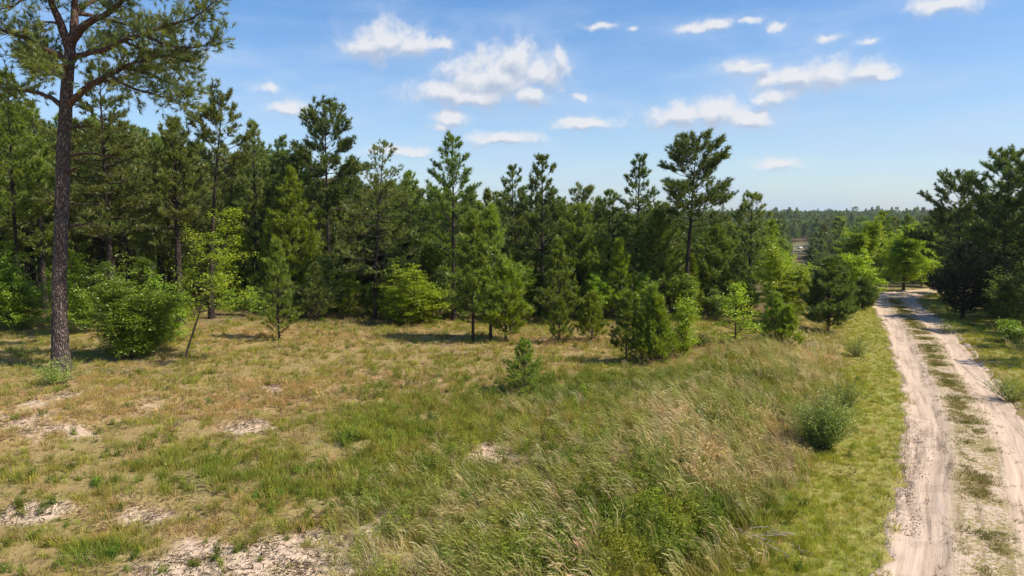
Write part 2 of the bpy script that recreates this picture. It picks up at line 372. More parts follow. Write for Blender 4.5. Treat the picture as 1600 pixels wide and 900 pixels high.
MT['twig'] = plain_mat('twigs', (.060, .044, .034), .9, .3, 9)

# ------------------------------------------------------------------ ground
def build_ground():
    m, t, o = newmat('field_soil_and_turf')
    at = N(t, 'ShaderNodeAttribute', attribute_name='soil'); geo = N(t, 'ShaderNodeNewGeometry')
    n1 = N(t, 'ShaderNodeTexNoise', i_Scale=9., i_Detail=7., i_Roughness=.65); L(t, geo.outputs['Position'], n1.inputs[0])
    n2 = N(t, 'ShaderNodeTexNoise', i_Scale=1.3, i_Detail=6., i_Roughness=.6); L(t, geo.outputs['Position'], n2.inputs[0])
    n3 = N(t, 'ShaderNodeTexNoise', i_Scale=45., i_Detail=4.); L(t, geo.outputs['Position'], n3.inputs[0])
    h = N(t, 'ShaderNodeHueSaturation'); L(t, at.outputs['Color'], h.inputs['Color'])
    L(t, M(t, 'MULTIPLY_ADD', n1.outputs[0], 1.1, .48), h.inputs['Value'])
    L(t, M(t, 'MULTIPLY_ADD', n2.outputs[0], .06, .47), h.inputs['Hue'])
    c = mixc(t, sstep(t, n3.outputs[0], .60, .70), h.outputs[0], (.09, .062, .035))
    c = mixc(t, M(t, 'MULTIPLY', sstep(t, n3.outputs[0], .42, .34), .5), c, (.46, .38, .26))
    p = N(t, 'ShaderNodeBsdfPrincipled', i_Roughness=.97); p.inputs['Specular IOR Level'].default_value = .08; L(t, c, p.inputs['Base Color'])
    bp = N(t, 'ShaderNodeBump', i_Strength=.8, i_Distance=.07); L(t, M(t, 'ADD', n1.outputs[0], M(t, 'MULTIPLY', n3.outputs[0], .3)), bp.inputs['Height']); L(t, bp.outputs[0], p.inputs['Normal'])
    L(t, p.outputs[0], o.inputs[0])
    front = np.linspace(-R(46), R(46), 420); back = np.linspace(R(46), R(314), 90)[1:-1]
    ang = np.concatenate([front, back]); na = len(ang)
    r = np.concatenate([[.6], 1.2 * np.exp(np.linspace(0, math.log(3000 / 1.2), 380))]); nr = len(r)
    Rr, A = np.meshgrid(r, ang, indexing='ij'); X = Rr * np.sin(A); Y = Rr * np.cos(A)
    x, y = X.ravel(), Y.ravel(); rd = road_dist(x, y)
    sand, straw, green, verge, wood = soils(x, y, rd)
    rough = (fbm(x, y, .35, 91, 2) - .5) * .07 * np.clip(sand + .3, 0, 1) * sm(-y, -30, -20) * sm(np.abs(rd), 1.6, 2.4)
    z = gz(x, y, rd) + rough - .09 * sm(np.abs(rd), 1.50, 1.1)
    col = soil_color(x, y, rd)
    # the pale clearing far off in the valley
    cl = np.exp(-(((x / np.maximum(y, 1) - .425) / .022) ** 2 + ((y - 315) / 40) ** 2) ** 2)
    col = col * (1 - cl[:, None]) + np.array((.16, .15, .085)) * cl[:, None]
    V = np.stack([x, y, z], 1); V = np.vstack([V, [[0, 0, gz1(0, 0)]]]); ctr = len(V) - 1
    i = np.arange(nr - 1)[:, None] * na; j = np.arange(na)[None]; j2 = (j + 1) % na
    Q = np.stack([i + j, i + na + j, i + na + j2, i + j2], -1).reshape(-1, 4)
    Tn = np.stack([np.full(na, ctr), np.arange(na), (np.arange(na) + 1) % na], 1)
    me = make_mesh('ground', V, [Q, Tn], m, smooth=True)
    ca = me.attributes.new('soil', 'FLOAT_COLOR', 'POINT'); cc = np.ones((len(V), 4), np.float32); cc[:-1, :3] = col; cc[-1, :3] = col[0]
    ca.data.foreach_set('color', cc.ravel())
    link('ground', me, kind='structure')
build_ground()

def build_road():
    m, t, o = newmat('packed_sand_road')
    uvn = N(t, 'ShaderNodeUVMap', uv_map='along'); su = N(t, 'ShaderNodeSeparateXYZ'); L(t, uvn.outputs[0], su.inputs[0])
    u, v = su.outputs[0], su.outputs[1]
    geo = N(t, 'ShaderNodeNewGeometry')
    nb = N(t, 'ShaderNodeTexNoise', i_Scale=1.1, i_Detail=6., i_Roughness=.65); L(t, geo.outputs['Position'], nb.inputs[0])
    nf = N(t, 'ShaderNodeTexNoise', i_Scale=14., i_Detail=6., i_Roughness=.7); L(t, geo.outputs['Position'], nf.inputs[0])
    cm = N(t, 'ShaderNodeCombineXYZ'); L(t, M(t, 'MULTIPLY', u, 7.), cm.inputs[0]); L(t, M(t, 'MULTIPLY', v, .35), cm.inputs[1])
    ns = N(t, 'ShaderNodeTexNoise', i_Scale=1.0, i_Detail=6., i_Roughness=.62, i_Distortion=.25); L(t, cm.outputs[0], ns.inputs[0])
    cs = N(t, 'ShaderNodeCombineXYZ'); L(t, M(t, 'MULTIPLY', u, 20.), cs.inputs[0]); L(t, M(t, 'MULTIPLY', v, 5.), cs.inputs[1])
    nd = N(t, 'ShaderNodeTexNoise', i_Scale=1.0, i_Detail=5., i_Roughness=.7); L(t, cs.outputs[0], nd.inputs[0])
    c = mixc(t, sstep(t, ns.outputs[0], .30, .68), (.43, .31, .215), (.58, .44, .325))
    c = mixc(t, M(t, 'MULTIPLY', sstep(t, nb.outputs[0], .5, .75), .5), c, (.38, .28, .21))
    c = mixc(t, M(t, 'MULTIPLY', sstep(t, ns.outputs[0], .43, .34), .75), c, (.27, .20, .155))
    # tyre cleat marks across the tracks, broken up
    wv = N(t, 'ShaderNodeTexWave', i_Scale=5.2, i_Distortion=2.5, i_Detail=2.); wv.bands_direction = 'Y'; L(t, uvn.outputs[0], wv.inputs[0])
    cleat = M(t, 'MULTIPLY', sstep(t, wv.outputs['Fac'], .62, .9), sstep(t, nb.outputs[0], .52, .60))
    c = mixc(t, M(t, 'MULTIPLY', cleat, .45), c, (.25, .18, .14))
    # middle strip: moss, litter and short grass over sand
    au = M(t, 'ABSOLUTE', M(t, 'ADD', u, 0.0))
    jag = M(t, 'ADD', au, M(t, 'MULTIPLY', M(t, 'SUBTRACT', nf.outputs[0], .5), .75))
    jag = M(t, 'ADD', jag, M(t, 'MULTIPLY', M(t, 'SUBTRACT', nb.outputs[0], .5), .5))
    midf = sstep(t, jag, .56, .36)
    mcol = mixc(t, nb.outputs[0], (.17, .15, .04), (.30, .235, .09))
    c = mixc(t, M(t, 'MULTIPLY', midf, sstep(t, M(t, 'ADD', M(t, 'MULTIPLY', nf.outputs[0], .6), M(t, 'MULTIPLY', nb.outputs[0], .4)), .44, .56)), c, mcol)
    # litter and coarse gravel specks along the left edge
    sp = M(t, 'MULTIPLY', sstep(t, nd.outputs[0], .44, .56), M(t, 'MULTIPLY', sstep(t, u, -.85, -1.2), M(t, 'MULTIPLY', sstep(t, v, 21.5, 24.5), sstep(t, v, 31., 27.))))
    c = mixc(t, M(t, 'MULTIPLY', sp, .8), c, (.21, .155, .12))
    eg = M(t, 'MULTIPLY', sstep(t, jag, 1.34, 1.55), .8)
    c = mixc(t, eg, c, (.17, .155, .04))
    p = N(t, 'ShaderNodeBsdfPrincipled', i_Roughness=.95); p.inputs['Specular IOR Level'].default_value = .1; L(t, c, p.inputs['Base Color'])
    hgt = M(t, 'ADD', M(t, 'ADD', M(t, 'MULTIPLY', ns.outputs[0], .9), M(t, 'MULTIPLY', nf.outputs[0], .5)), M(t, 'MULTIPLY', cleat, -.2))
    bp = N(t, 'ShaderNodeBump', i_Strength=.55, i_Distance=.055); L(t, hgt, bp.inputs['Height']); L(t, bp.outputs[0], p.inputs['Normal'])
    L(t, p.outputs[0], o.inputs[0])
    # centre line resampled evenly
    d = np.concatenate([[0], np.cumsum(np.linalg.norm(np.diff(RC, axis=0), axis=1))])
    s = np.arange(0, d[-1], .14); cx = np.interp(s, d, RC[:, 0]); cy = np.interp(s, d, RC[:, 1])
    k = np.ones(9) / 9; 
    tx = np.gradient(cx); ty = np.gradient(cy); l = np.hypot(tx, ty); nx, ny = ty / l, -tx / l
    uu = np.linspace(-1.85, 1.85, 58)
    S_, U = np.meshgrid(s, uu, indexing='ij')
    X = cx[:, None] + U * nx[:, None]; Y = cy[:, None] + U * ny[:, None]
    wig = (fbm(S_, S_ * 0 + 5, 3., 61, 2) - .5) * .25
    wd = U + wig
    rut = -.055 * (np.exp(-((np.abs(wd) - .90) / .34) ** 4))
    lines = (vnoise(wd * 1.0, S_ * .10, .09, 81) - .5) * .022 * np.exp(-((np.abs(wd) - .9) / .45) ** 4)
    berm = .035 * np.exp(-((wd - 1.44) / .09) ** 2) * sm(S_, 18, 24) * (.4 + fbm(S_, U, 2.5, 62, 2)) - .06 * np.exp(-((wd - 1.30) / .06) ** 2) * sm(S_, 18, 24)
    rough = (fbm(X, Y, .30, 55, 3) - .5) * .028
    edge = -.16 * sm(np.abs(U) + (fbm(X, Y, .7, 77, 3) - .5) * .75, 1.30, 1.62)
    Z = macro(X, Y) + .012 + rut + lines + rough + berm + edge
    V = np.stack([X, Y, Z], -1).reshape(-1, 3); na = len(uu)
    i = np.arange(len(s) - 1)[:, None] * na; j = np.arange(na - 1)[None]
    Q = np.stack([i + j, i + j + 1, i + na + j + 1, i + na + j], -1).reshape(-1, 4)
    me = make_mesh('sandy_track', V, [Q], m, smooth=True)
    uvl = me.uv_layers.new(name='along'); li = np.empty(len(me.loops), np.int32); me.loops.foreach_get('vertex_index', li)
    uv = np.stack([wd.ravel(), S_.ravel()], 1)[li]; uvl.data.foreach_set('uv', uv.astype(np.float32).ravel())
    link('dirt_road', me, kind='structure')
build_road()

# ------------------------------------------------------------------ trees
NAMED = []
def thing(name, label, cat, x, y, group=None, rz=0., z=None):
    o = bpy.data.objects.new(name, None); C.objects.link(o); o.empty_display_size = .3
    o.location = (x, y, gz1(x, y) if z is None else z); o.rotation_euler = (0, 0, rz); o['label'] = label; o['category'] = cat
    if group: o['group'] = group
    return o

def pine_meshes(seed, H, r0, c0, Wd, shape='cone', nb=46, bend=(0, 0), mat='needle_mid', bark='bark', ln=.23, w=.036, K=20, dens=1., spread=.60, dead=4, side=None, twist=.0):
    rng = np.random.default_rng(seed)
    if shape == 'open': spread = max(spread, .8)
    n = 15; t = np.linspace(0, 1, n); wob = np.cumsum(rng.normal(0, .018 * H / 8, (n, 2)), 0) * t[:, None] * .6
    Pt = np.stack([bend[0] * t ** 1.6 + wob[:, 0], bend[1] * t ** 1.6 + wob[:, 1], -.12 + (H + .12) * t], 1)
    rt = r0 * ((1 - t) ** .85 * .93 + .02); rt[0] *= 1.28; rt[1] *= 1.05
    tk = Tubes(); tk.path(Pt, rt, 9); br = Tubes(); tp, td = [], []; tA, tB, tr = [], [], []
    def trunk(tt):
        return np.array([np.interp(tt, t, Pt[:, k]) for k in range(3)]), np.interp(tt, t, rt)
    phi = rng.uniform(0, 6.28)
    nb = int(nb * 1.3)
    for i in range(nb):
        q = (i + rng.uniform(0, 1)) / nb; 
        if shape in ('open', 'flat'): q = q ** .85
        tt = c0 + (1 - c0) * q * .985
        phi += 2.4 + rng.uniform(-.5, .5)
        if shape == 'cone': Lb = Wd * (1 - q) ** .62 * rng.uniform(.65, 1.15) * (.6 + .4 * sm(q, 0, .15)) + .12; el = 12 + 42 * q + rng.uniform(-10, 10); cv = .28
        elif shape == 'tier': Lb = Wd * (1 - q) ** .50 * rng.uniform(.40, 1.18) * (.7 + .3 * sm(q, 0, .2)) + .12; el = 6 + 46 * q ** 1.3 + rng.uniform(-12, 14); cv = .26
        elif shape == 'young': Lb = Wd * (1 - q) ** 1.05 * rng.uniform(.7, 1.1) * (.75 + .25 * sm(q, 0, .1)) + .10; el = 26 + 38 * q + rng.uniform(-8, 8); cv = .30
        elif shape == 'dense': Lb = Wd * (1 - q ** 1.7) * rng.uniform(.6, 1.1) * (.7 + .3 * sm(q, 0, .2)) + .15; el = 10 + 45 * q + rng.uniform(-12, 12); cv = .3
        elif shape == 'open':
            Lb = Wd * (math.sqrt(max(0, 1 - (q * .98) ** 2.3)) * rng.uniform(.45, 1.12)) * (.65 + .35 * sm(q, 0, .25)) + .15; el = 2 + 45 * q ** 1.5 + rng.uniform(-12, 14); cv = .22
        elif shape == 'flat': Lb = Wd * (1 - q ** 2.2) * rng.uniform(.5, 1.1) + .2; el = -2 + 40 * q ** 2 + rng.uniform(-8, 10); cv = .16
        else: Lb = Wd * (1 - (2 * q - .8) ** 2 * .55) * rng.uniform(.6, 1.1) * (1 - q ** 4) + .12; el = 5 + 50 * q + rng.uniform(-15, 15); cv = .2
        if side is not None:                       # crowns crowded or flagged to one side
            Lb *= 1 + side[1] * math.cos(phi - side[0])
        p0, rr = trunk(tt); el = R(el); h = np.array([math.cos(phi), math.sin(phi), 0.])
        ns = 6; s = np.linspace(0, 1, ns)[:, None]; kink = np.cumsum(rng.normal(0, .035, (ns, 3)), 0) * Lb * s
        Pb = p0 + Lb * (s * (h * math.cos(el) + np.array([0, 0, math.sin(el)])) + np.array([0, 0, cv]) * s ** 2.2 * (1 if shape != 'flat' else .7)) + kink
        rb = min(rr * .55, .010 + .016 * Lb)
        br.path(Pb, rb * (1 - s[:, 0] * .8), 5)
        nt_ = max(5, int(Lb / .115 * dens)); ss = rng.uniform(.12 if shape not in ('open', 'tier') else .34, 1, nt_) ** .8
        for sg, a in zip(ss, rng.choice([-1, 1], nt_)):
            pb = np.array([np.interp(sg, s[:, 0], Pb[:, k]) for k in range(3)])
            fd = nrm(Pb[-1] - Pb[0]); sd = np.cross(fd, [0, 0, 1]) * a
            dv = nrm(fd * rng.uniform(.35, 1.) + sd * rng.uniform(.3, 1.1) + np.array([0, 0, rng.uniform(-.05, .75)]))
            lt = min(.85, (.16 + .40 * (1.05 - sg)) * Lb * rng.uniform(.6, 1.1) + .12)
            e = pb + dv * lt; tA.append(pb); tB.append(e); tr.append(.004 + .006 * lt)
            m_ = max(1, int(lt / .20))
            for k in range(m_):
                f = 1 - k / m_ * .8
                tp.append(pb + dv * lt * f + rng.normal(0, .03, 3)); td.append(dv + np.array([0, 0, .45]) + rng.normal(0, .25, 3))
        tp.append(Pb[-1]); td.append(nrm(Pb[-1] - Pb[-2]) + np.array([0, 0, .3]))
    for f in np.linspace(.93, 1, 5): tp.append(trunk(f)[0]); td.append(np.array([0, 0, 1.]) + rng.normal(0, .3, 3))
    for i in range(dead):                          # bare lower branches and stubs
        tt = rng.uniform(min(c0, max(.12, c0 - .28)), c0 + .05); p0, rr = trunk(tt); a = rng.uniform(0, 6.28); Lb = rng.uniform(.3, .9) * Wd * .6
        h = np.array([math.cos(a), math.sin(a), rng.uniform(-.05, .35)]); s = np.linspace(0, 1, 4)[:, None]
        Pb = p0 + h * Lb * s + np.cumsum(rng.normal(0, .05, (4, 3)), 0) * Lb * s; br.path(Pb, .018 * (1 - s[:, 0] * .85), 4)
        for k in range(3):
            b = Pb[2] + (Pb[3] - Pb[2]) * rng.uniform(-.5, 1); tA.append(b); tB.append(b + nrm(h + rng.normal(0, .5, 3)) * Lb * .3); tr.append(.006)
    if tA: br.sticks(tA, tB, np.array(tr), np.array(tr) * .5)
    V, Fc, tone = needles(rng, np.array(tp), np.array(td), K, ln, w, spread)
    zf = H / np.percentile(V[:, 2], 99.93); V[:, 2] *= zf
    for g_ in (tk, br):
        for v_ in g_.V: v_[:, 2] *= zf
    return tk.mesh('pine_trunk', MT[bark]), br.mesh('pine_branches', MT['twig']), make_mesh('pine_crown', V, [Fc], MT[mat], tone)

def leafy_meshes(seed, H, r0, c0, Wd, nb=34, stems=1, bend=(0, 0), mat='leaf_bright', leaf=.10, K=9, dens=1., rad=.17, flat=.4, prof='round', tilt=.45, low=0., up=0.):
    rng = np.random.default_rng(seed); pts = []; wood = []
    for sidx in range(stems):
        tk = Tubes(); br = Tubes(); tA, tB, tr = [], [], []
        n = 12; t = np.linspace(0, 1, n); hs = H * (1 if sidx == 0 else rng.uniform(.65, .95))
        a0 = rng.uniform(0, 6.28); sp = 0 if stems == 1 else Wd * rng.uniform(.1, 1.) ** .7
        if stems > 1: hs *= 1 - .45 * (sp / Wd) ** 2 if sidx else 1
        wob = np.cumsum(rng.normal(0, .03 * H / 5, (n, 2)), 0) * t[:, None] ** .6 * .7
        Pt = np.stack([bend[0] * t ** 1.1 + wob[:, 0] + math.cos(a0) * sp * t ** .8, bend[1] * t + wob[:, 1] + math.sin(a0) * sp * t ** .8, -.08 + (hs * .95 + .08) * t], 1)
        rt = r0 * ((1 - t) * .9 + .06) * (1 if stems == 1 else .7); tk.path(Pt, rt, 7)
        phi = rng.uniform(0, 6.28); nbb = max(6, int(nb / stems ** .6))
        for i in range(nbb):
            q = (i + rng.uniform(0, 1)) / nbb; tt = c0 + (1 - c0) * q; phi += 2.4 + rng.uniform(-.6, .6)
            if prof == 'round': Lb = Wd * math.sqrt(max(.02, 1 - (2 * q - .9) ** 2 * .8)) * rng.uniform(.45, 1.12)
            elif prof == 'cone': Lb = Wd * (1 - q) ** .7 * rng.uniform(.5, 1.15) + .1
            else: Lb = Wd * (1 - q ** 2) * rng.uniform(.4, 1.1) + .1
            Lb *= .55 + .9 * float(vnoise(math.cos(phi) * 1.3 + sidx * 3.1 + seed, math.sin(phi) * 1.3 + q * 3, .8, seed))
            if stems > 1: Lb *= .62
            el = R(up + 15 + 45 * q + rng.uniform(-18, 18) - low * (1 - q)); h = np.array([math.cos(phi), math.sin(phi), 0.])
            p0 = np.array([np.interp(tt, t, Pt[:, k]) for k in range(3)]); s = np.linspace(0, 1, 6)[:, None]
            Pb = p0 + Lb * (s * (h * math.cos(el) + np.array([0, 0, math.sin(el)])) - np.array([0, 0, .10]) * s ** 2) + np.cumsum(rng.normal(0, .05, (6, 3)), 0) * Lb * s
            br.path(Pb, (.005 + .010 * Lb) * (1 - s[:, 0] * .8), 4)
            m_ = max(4, int(Lb / .14 * dens))
            for sg in rng.uniform(.2, 1, m_) ** .75:
                pb = np.array([np.interp(sg, s[:, 0], Pb[:, k]) for k in range(3)])
                dv = nrm(h * rng.uniform(.1, 1) + rng.normal(0, .6, 3) * np.array([1, 1, .5]) + np.array([0, 0, .15]))
                lt = min(.6, .35 * Lb * rng.uniform(.4, 1.1) + .08); e = pb + dv * lt
                tA.append(pb); tB.append(e); tr.append(.005); pts.append(e)
                if lt > .25: pts.append(pb + dv * lt * .5)
            pts.append(Pb[-1])
        pts.append(Pt[-1]); br.sticks(tA, tB, np.array(tr), np.array(tr) * .5)
        wood.append((tk.mesh('stem', MT['bark_thin']), br.mesh('branches', MT['twig'])))
    if stems > 1 and prof != 'top':                # long shoots standing clear of the mass
        pa = np.array(pts); ctr = np.array([pa[:, 0].mean(), pa[:, 1].mean(), H * .3])
        for k in range(int(16 + 10 * Wd)):
            b = pa[rng.integers(0, len(pa))]; dd = nrm(b - ctr + np.array([0, 0, .7 * H * .4])); dd = nrm(dd + rng.normal(0, .25, 3)); l_ = rng.uniform(.12, .30) * H
            for q_ in np.linspace(0, 1, max(3, int(l_ / .09))): pts.append(b + dd * l_ * q_ + rng.normal(0, .03, 3) - np.array([0, 0, .06]) * q_ ** 2)
    pts = np.array(pts); pts[:, 2] = np.maximum(pts[:, 2], leaf)
    V, Fc, tone = leaves(rng, pts, K, rad, leaf, flat, tilt=tilt)
    return wood, make_mesh('leaves', V, [Fc], MT[mat], tone)

def stem_shrub(seed, H, Wd, n, mat, leaf=.05, K=4, base=.15, fan=1.):
    """many upright fanned stems, leafy along their length"""
    rng = np.random.default_rng(seed); tb = Tubes(); pts = []
    for k in range(n):
        a = rng.uniform(0, 6.28); f = rng.uniform(0, 1) ** .6; h = np.array([math.cos(a), math.sin(a), 0]); l = H * rng.uniform(.55, 1.05) * (1 - .30 * f)
        b = h * base * f * Wd + rng.normal(0, .03, 3) * [1, 1, 0]; s = np.linspace(0, 1, 7)[:, None]
        P_ = b + h * f * Wd * fan * s ** 1.2 + np.array([0, 0, 1.]) * l * s + np.cumsum(rng.normal(0, .02, (7, 3)), 0) * s
        tb.path(P_, .006 * (1 - .7 * s[:, 0]), 3, False)
        for q in np.arange(.18, 1.0, .055 / l * 1.0):
            p = np.array([np.interp(q, s[:, 0], P_[:, j]) for j in range(3)]); pts.append(p + rng.normal(0, .035, 3))
    V, Fc, tone = leaves(rng, np.array(pts), K, .06, leaf, .6, .42, tilt=.75)
    return [(tb.mesh('stems', MT['bark_thin']), None)], make_mesh('leaves', V, [Fc], MT[mat], tone)
def shrub(px, base_, ytop, hw, mat, label, n, seed, name='roadside_shrub', **kw):
    D = DY(base_) if base_ > 100 else base_; x = atD(px, HOR, D)[0]; H = topH(D, x, ytop)
    return plant_tree(name, label, 'shrub', x, D, stem_shrub(seed, H, hw * D / F, n, mat, **kw))
def plant_tree(name, label, cat, x, y, meshes, group=None, rz=0., sc=(1, 1, 1), parts=('trunk', 'branches', 'crown')):
    o = thing(name, label, cat, x, y, group, rz); o.scale = sc
    if isinstance(meshes[0], list):                # broadleaved: stems with their branches, and the leaves
        for st_, br_ in meshes[0]:
            so_ = link('stems' if br_ is None else 'trunk' if len(meshes[0]) == 1 else 'stem', st_, o)
            if br_: link('branches', br_, so_)
            else: so_['kind'] = 'stuff'
        link('leaves', meshes[1], o)
    else:
        for nm, me in zip(parts, meshes):
            if me: link(nm, me, o)
    NAMED.append((x, y, label)); return o
def copy_tree(src, label, x, y, rz, sc, group):
    o = src.copy(); C.objects.link(o); o.location = (x, y, gz1(x, y)); o.rotation_euler = (0, 0, rz); o.scale = sc
    o['label'] = label
    if group: o['group'] = group
    elif 'group' in o: del o['group']
    for ch in src.children:
        c = ch.copy(); C.objects.link(c); c.parent = o
        for g_ in ch.children: d = g_.copy(); C.objects.link(d); d.parent = c
    return o
def topH(D, x, ytop):
    """height of a tree at distance D whose tip is seen at row ytop"""
    return atD(800, ytop + 4, D)[2] - gz1(x, D)
def DY(py): return gp(800, py)[1]

# --- the tall pine at the left edge, limbs set out one by one
def hero():
    rng = np.random.default_rng(5); D0 = DY(577); base = gp(97, 577); bx, by = base
    o = thing('pine_tree', 'tallest nearest pine at the left edge with thick grey trunk rising out of the picture', 'pine tree', bx, by)
    bz = o.location.z
    def W3(px, py, dy=0.): return atD(px, py, D0 + dy) - np.array([bx, by, bz])
    sc = D0 / F
    tp = [(97, 580), (96, 570), (94, 540), (93, 500), (93, 450), (95, 380), (97, 300), (99, 240), (101, 200), (104, 150), (107, 110), (110, 78)]
    tw = [56, 38, 30, 27, 26, 25, 24.5, 23.5, 22.5, 21.5, 20, 19]
    Pt = np.array([W3(*p) for p in tp]); Pt[0, 2] = -.15
    Ps = spline(Pt, 5); rw = np.interp(np.linspace(0, 1, len(Ps)), np.linspace(0, 1, len(tw)), tw) * sc * .5
    tk = Tubes(); tk.path(Ps, rw * .8, 20)
    me = tk.mesh('hero_trunk', MT['bark_big']); 
    # bark plates: push the ring vertices in and out
    n = len(me.vertices); co = np.empty(n * 3, np.float32); me.vertices.foreach_get('co', co); co = co.reshape(-1, 3)
    ctr = np.stack([np.interp(co[:, 2], Ps[:, 2], Ps[:, k]) for k in range(3)], 1); rad = co - ctr; rad[:, 2] = 0
    a = np.arctan2(rad[:, 1], rad[:, 0]); f = 1 + (vnoise(a * 2.2, co[:, 2] * .8, .45, 4) - .5) * .16
    co[:, :2] = ctr[:, :2] + rad[:, :2] * f[:, None]; me.vertices.foreach_set('co', co.ravel())
    link('trunk', me, o)
    limbs = [  # (start radius px, [(px, py, depth offset)...], foliage from, green?)
        (15, [(110,80,0),(101,52,-.1),(92,25,-.2),(84,0,-.4),(78,-40,-.5),(70,-90,-.6),(72,-140,-.6)], .35, 'bark_red'),
        (15, [(110,80,0),(118,48,.1),(119,15,.2),(121,-30,.3),(128,-90,.2),(126,-160,.3)], .35, 'bark_red'),
        (13, [(112,66,0),(128,42,-.2),(150,27,-.5),(175,15,-.8),(192,2,-1.),(205,-25,-1.2),(225,-60,-1.4)], .4, 'bark_red'),
        (7, [(120,20,.2),(140,22,.5),(165,30,.8),(200,37,1.),(235,43,1.2),(270,40,1.3)], .35, 'bark_red'),
        (9, [(112,88,0),(140,84,-.4),(165,80,-.7),(195,66,-1.),(230,55,-1.2),(262,43,-1.4),(290,34,-1.5),(318,20,-1.6),(340,2,-1.7)], .25, 'bark_red'),
        (5, [(228,56,-1.2),(255,66,-1.3),(285,72,-1.4),(315,70,-1.4),(342,58,-1.5)], .1, 'bark_red'),
        (11, [(106,165,0),(122,148,-.2),(142,132,-.4),(165,118,-.5),(190,106,-.4),(215,108,-.2),(245,120,0),(275,132,.1),(308,138,.1)], .3, 'bark_red'),
        (6, [(150,127,-.4),(180,125,.2),(205,118,.8),(240,105,1.2),(275,92,1.5),(300,88,1.6)], .25, 'bark_red'),
        (9, [(100,168,0),(86,158,.1),(70,150,.2),(42,143,.4),(5,138,.5),(-40,130,.6),(-80,118,.7)], .35, 'bark_red'),
        (10, [(104,95,0),(88,84,-.1),(66,74,-.3),(40,58,-.5),(8,46,-.6),(-35,34,-.8),(-75,20,-.9)], .3, 'bark_red'),
        (6, [(103,128,0),(94,118,.2),(86,102,.3),(78,88,.3),(66,78,.6),(40,82,1.),(10,92,1.3)], .3, 'bark_red'),
        (5, [(97,42,-.1),(84,35,-.3),(68,34,-.5),(48,40,-.8),(22,50,-1.)], .3, 'bark_red'),
        (6, [(85,2,-.4),(62,-6,-.6),(35,-4,-.9),(12,8,-1.1),(-15,14,-1.2)], .3, 'bark_red'),
        (8, [(106,110,0),(96,104,-.7),(72,110,-1.3),(50,112,-1.9)], .35, 'bark_red'),
        (8, [(108,100,0),(128,86,1.2),(160,70,2.2),(195,58,3.)], .3, 'bark_red'),
        (8, [(106,130,0),(92,112,1.2),(62,98,2.2),(36,88,3.)], .3, 'bark_red'),
        (7, [(118,20,.2),(150,0,1.),(200,-20,1.8),(260,-25,2.2),(310,-15,2.4)], .25, 'bark_red'),
        (7, [(121,-30,.2),(160,-60,-.6),(215,-70,-1.2),(275,-60,-1.6)], .25, 'bark_red'),
        (7, [(80,-30,-.5),(40,-45,-.3),(-10,-50,0),(-60,-40,.3)], .25, 'bark_red'),
        (5, [(195,66,-1.),(220,78,-.6),(250,88,-.2),(280,104,0),(296,118,.2)], .1, 'bark_red'),
        (5, [(190,106,-.4),(225,92,-.8),(262,84,-1.),(298,96,-1.2)], .1, 'bark_red'),
        (5, [(170,118,-.5),(196,132,-.9),(228,142,-1.2),(262,152,-1.3),(285,158,-1.3)], .2, 'bark_red'),
    ]
    V_, F_, T_ = [], [], []; nv = 0
    for r, pts, f0, bk in limbs:
        P_ = spline(np.array([W3(*p) for p in pts]), 5); P_ += np.cumsum(rng.normal(0, .010, P_.shape), 0)
        s = np.linspace(0, 1, len(P_)); tb = Tubes(); tb.path(P_, np.maximum(.007, r * sc * .5 * (1 - s * .86)), 8)
        d = np.concatenate([[0], np.cumsum(np.linalg.norm(np.diff(P_, axis=0), axis=1))]); Lb = d[-1]
        tA, tB, tr, tps, tds = [], [], [], [], []
        for sg in np.sort(rng.uniform(f0, 1, int(Lb / .050))):
            pb = np.array([np.interp(sg, s, P_[:, k]) for k in range(3)]); i = min(len(P_) - 2, int(sg * (len(P_) - 1))); fd = nrm(P_[i + 1] - P_[i])
            dv = nrm(fd * rng.uniform(.3, 1.) + rng.normal(0, .62, 3) + np.array([0, 0, .15])); lt = rng.uniform(.25, .95) * (1.15 - .55 * sg)
            midp = pb + dv * lt * .5 + np.array([0, 0, -.03]); e = pb + dv * lt + np.array([0, 0, .10 * lt]) + rng.normal(0, .04, 3)
            tA += [pb, midp]; tB += [midp, e]; tr += [.009, .006]
            tps.append(e); tds.append(nrm(e - midp) + np.array([0, 0, .3]))
            for q in range(rng.integers(1, 4)):
                b = pb + dv * lt * rng.uniform(.4, .95); dd = nrm(dv * .6 + rng.normal(0, .6, 3) + np.array([0, 0, .2])); l2 = rng.uniform(.12, .34)
                tA.append(b); tB.append(b + dd * l2); tr.append(.005); tps.append(b + dd * l2); tds.append(dd + np.array([0, 0, .25]))
        tb.sticks(tA, tB, np.array(tr), np.array(tr) * .6)
        lo = link('limb', tb.mesh('limb', MT[bk]), o)
        v, fc, tn = needles(rng, np.array(tps), np.array(tds), 24, .18, .0165, .55, .6)
        V_.append(v); F_.append(fc + nv); T_.append(tn); nv += len(v)
    link('crown', make_mesh('hero_crown', np.concatenate(V_), [np.concatenate(F_)], MT['needle_olive'], np.concatenate(T_)), o)
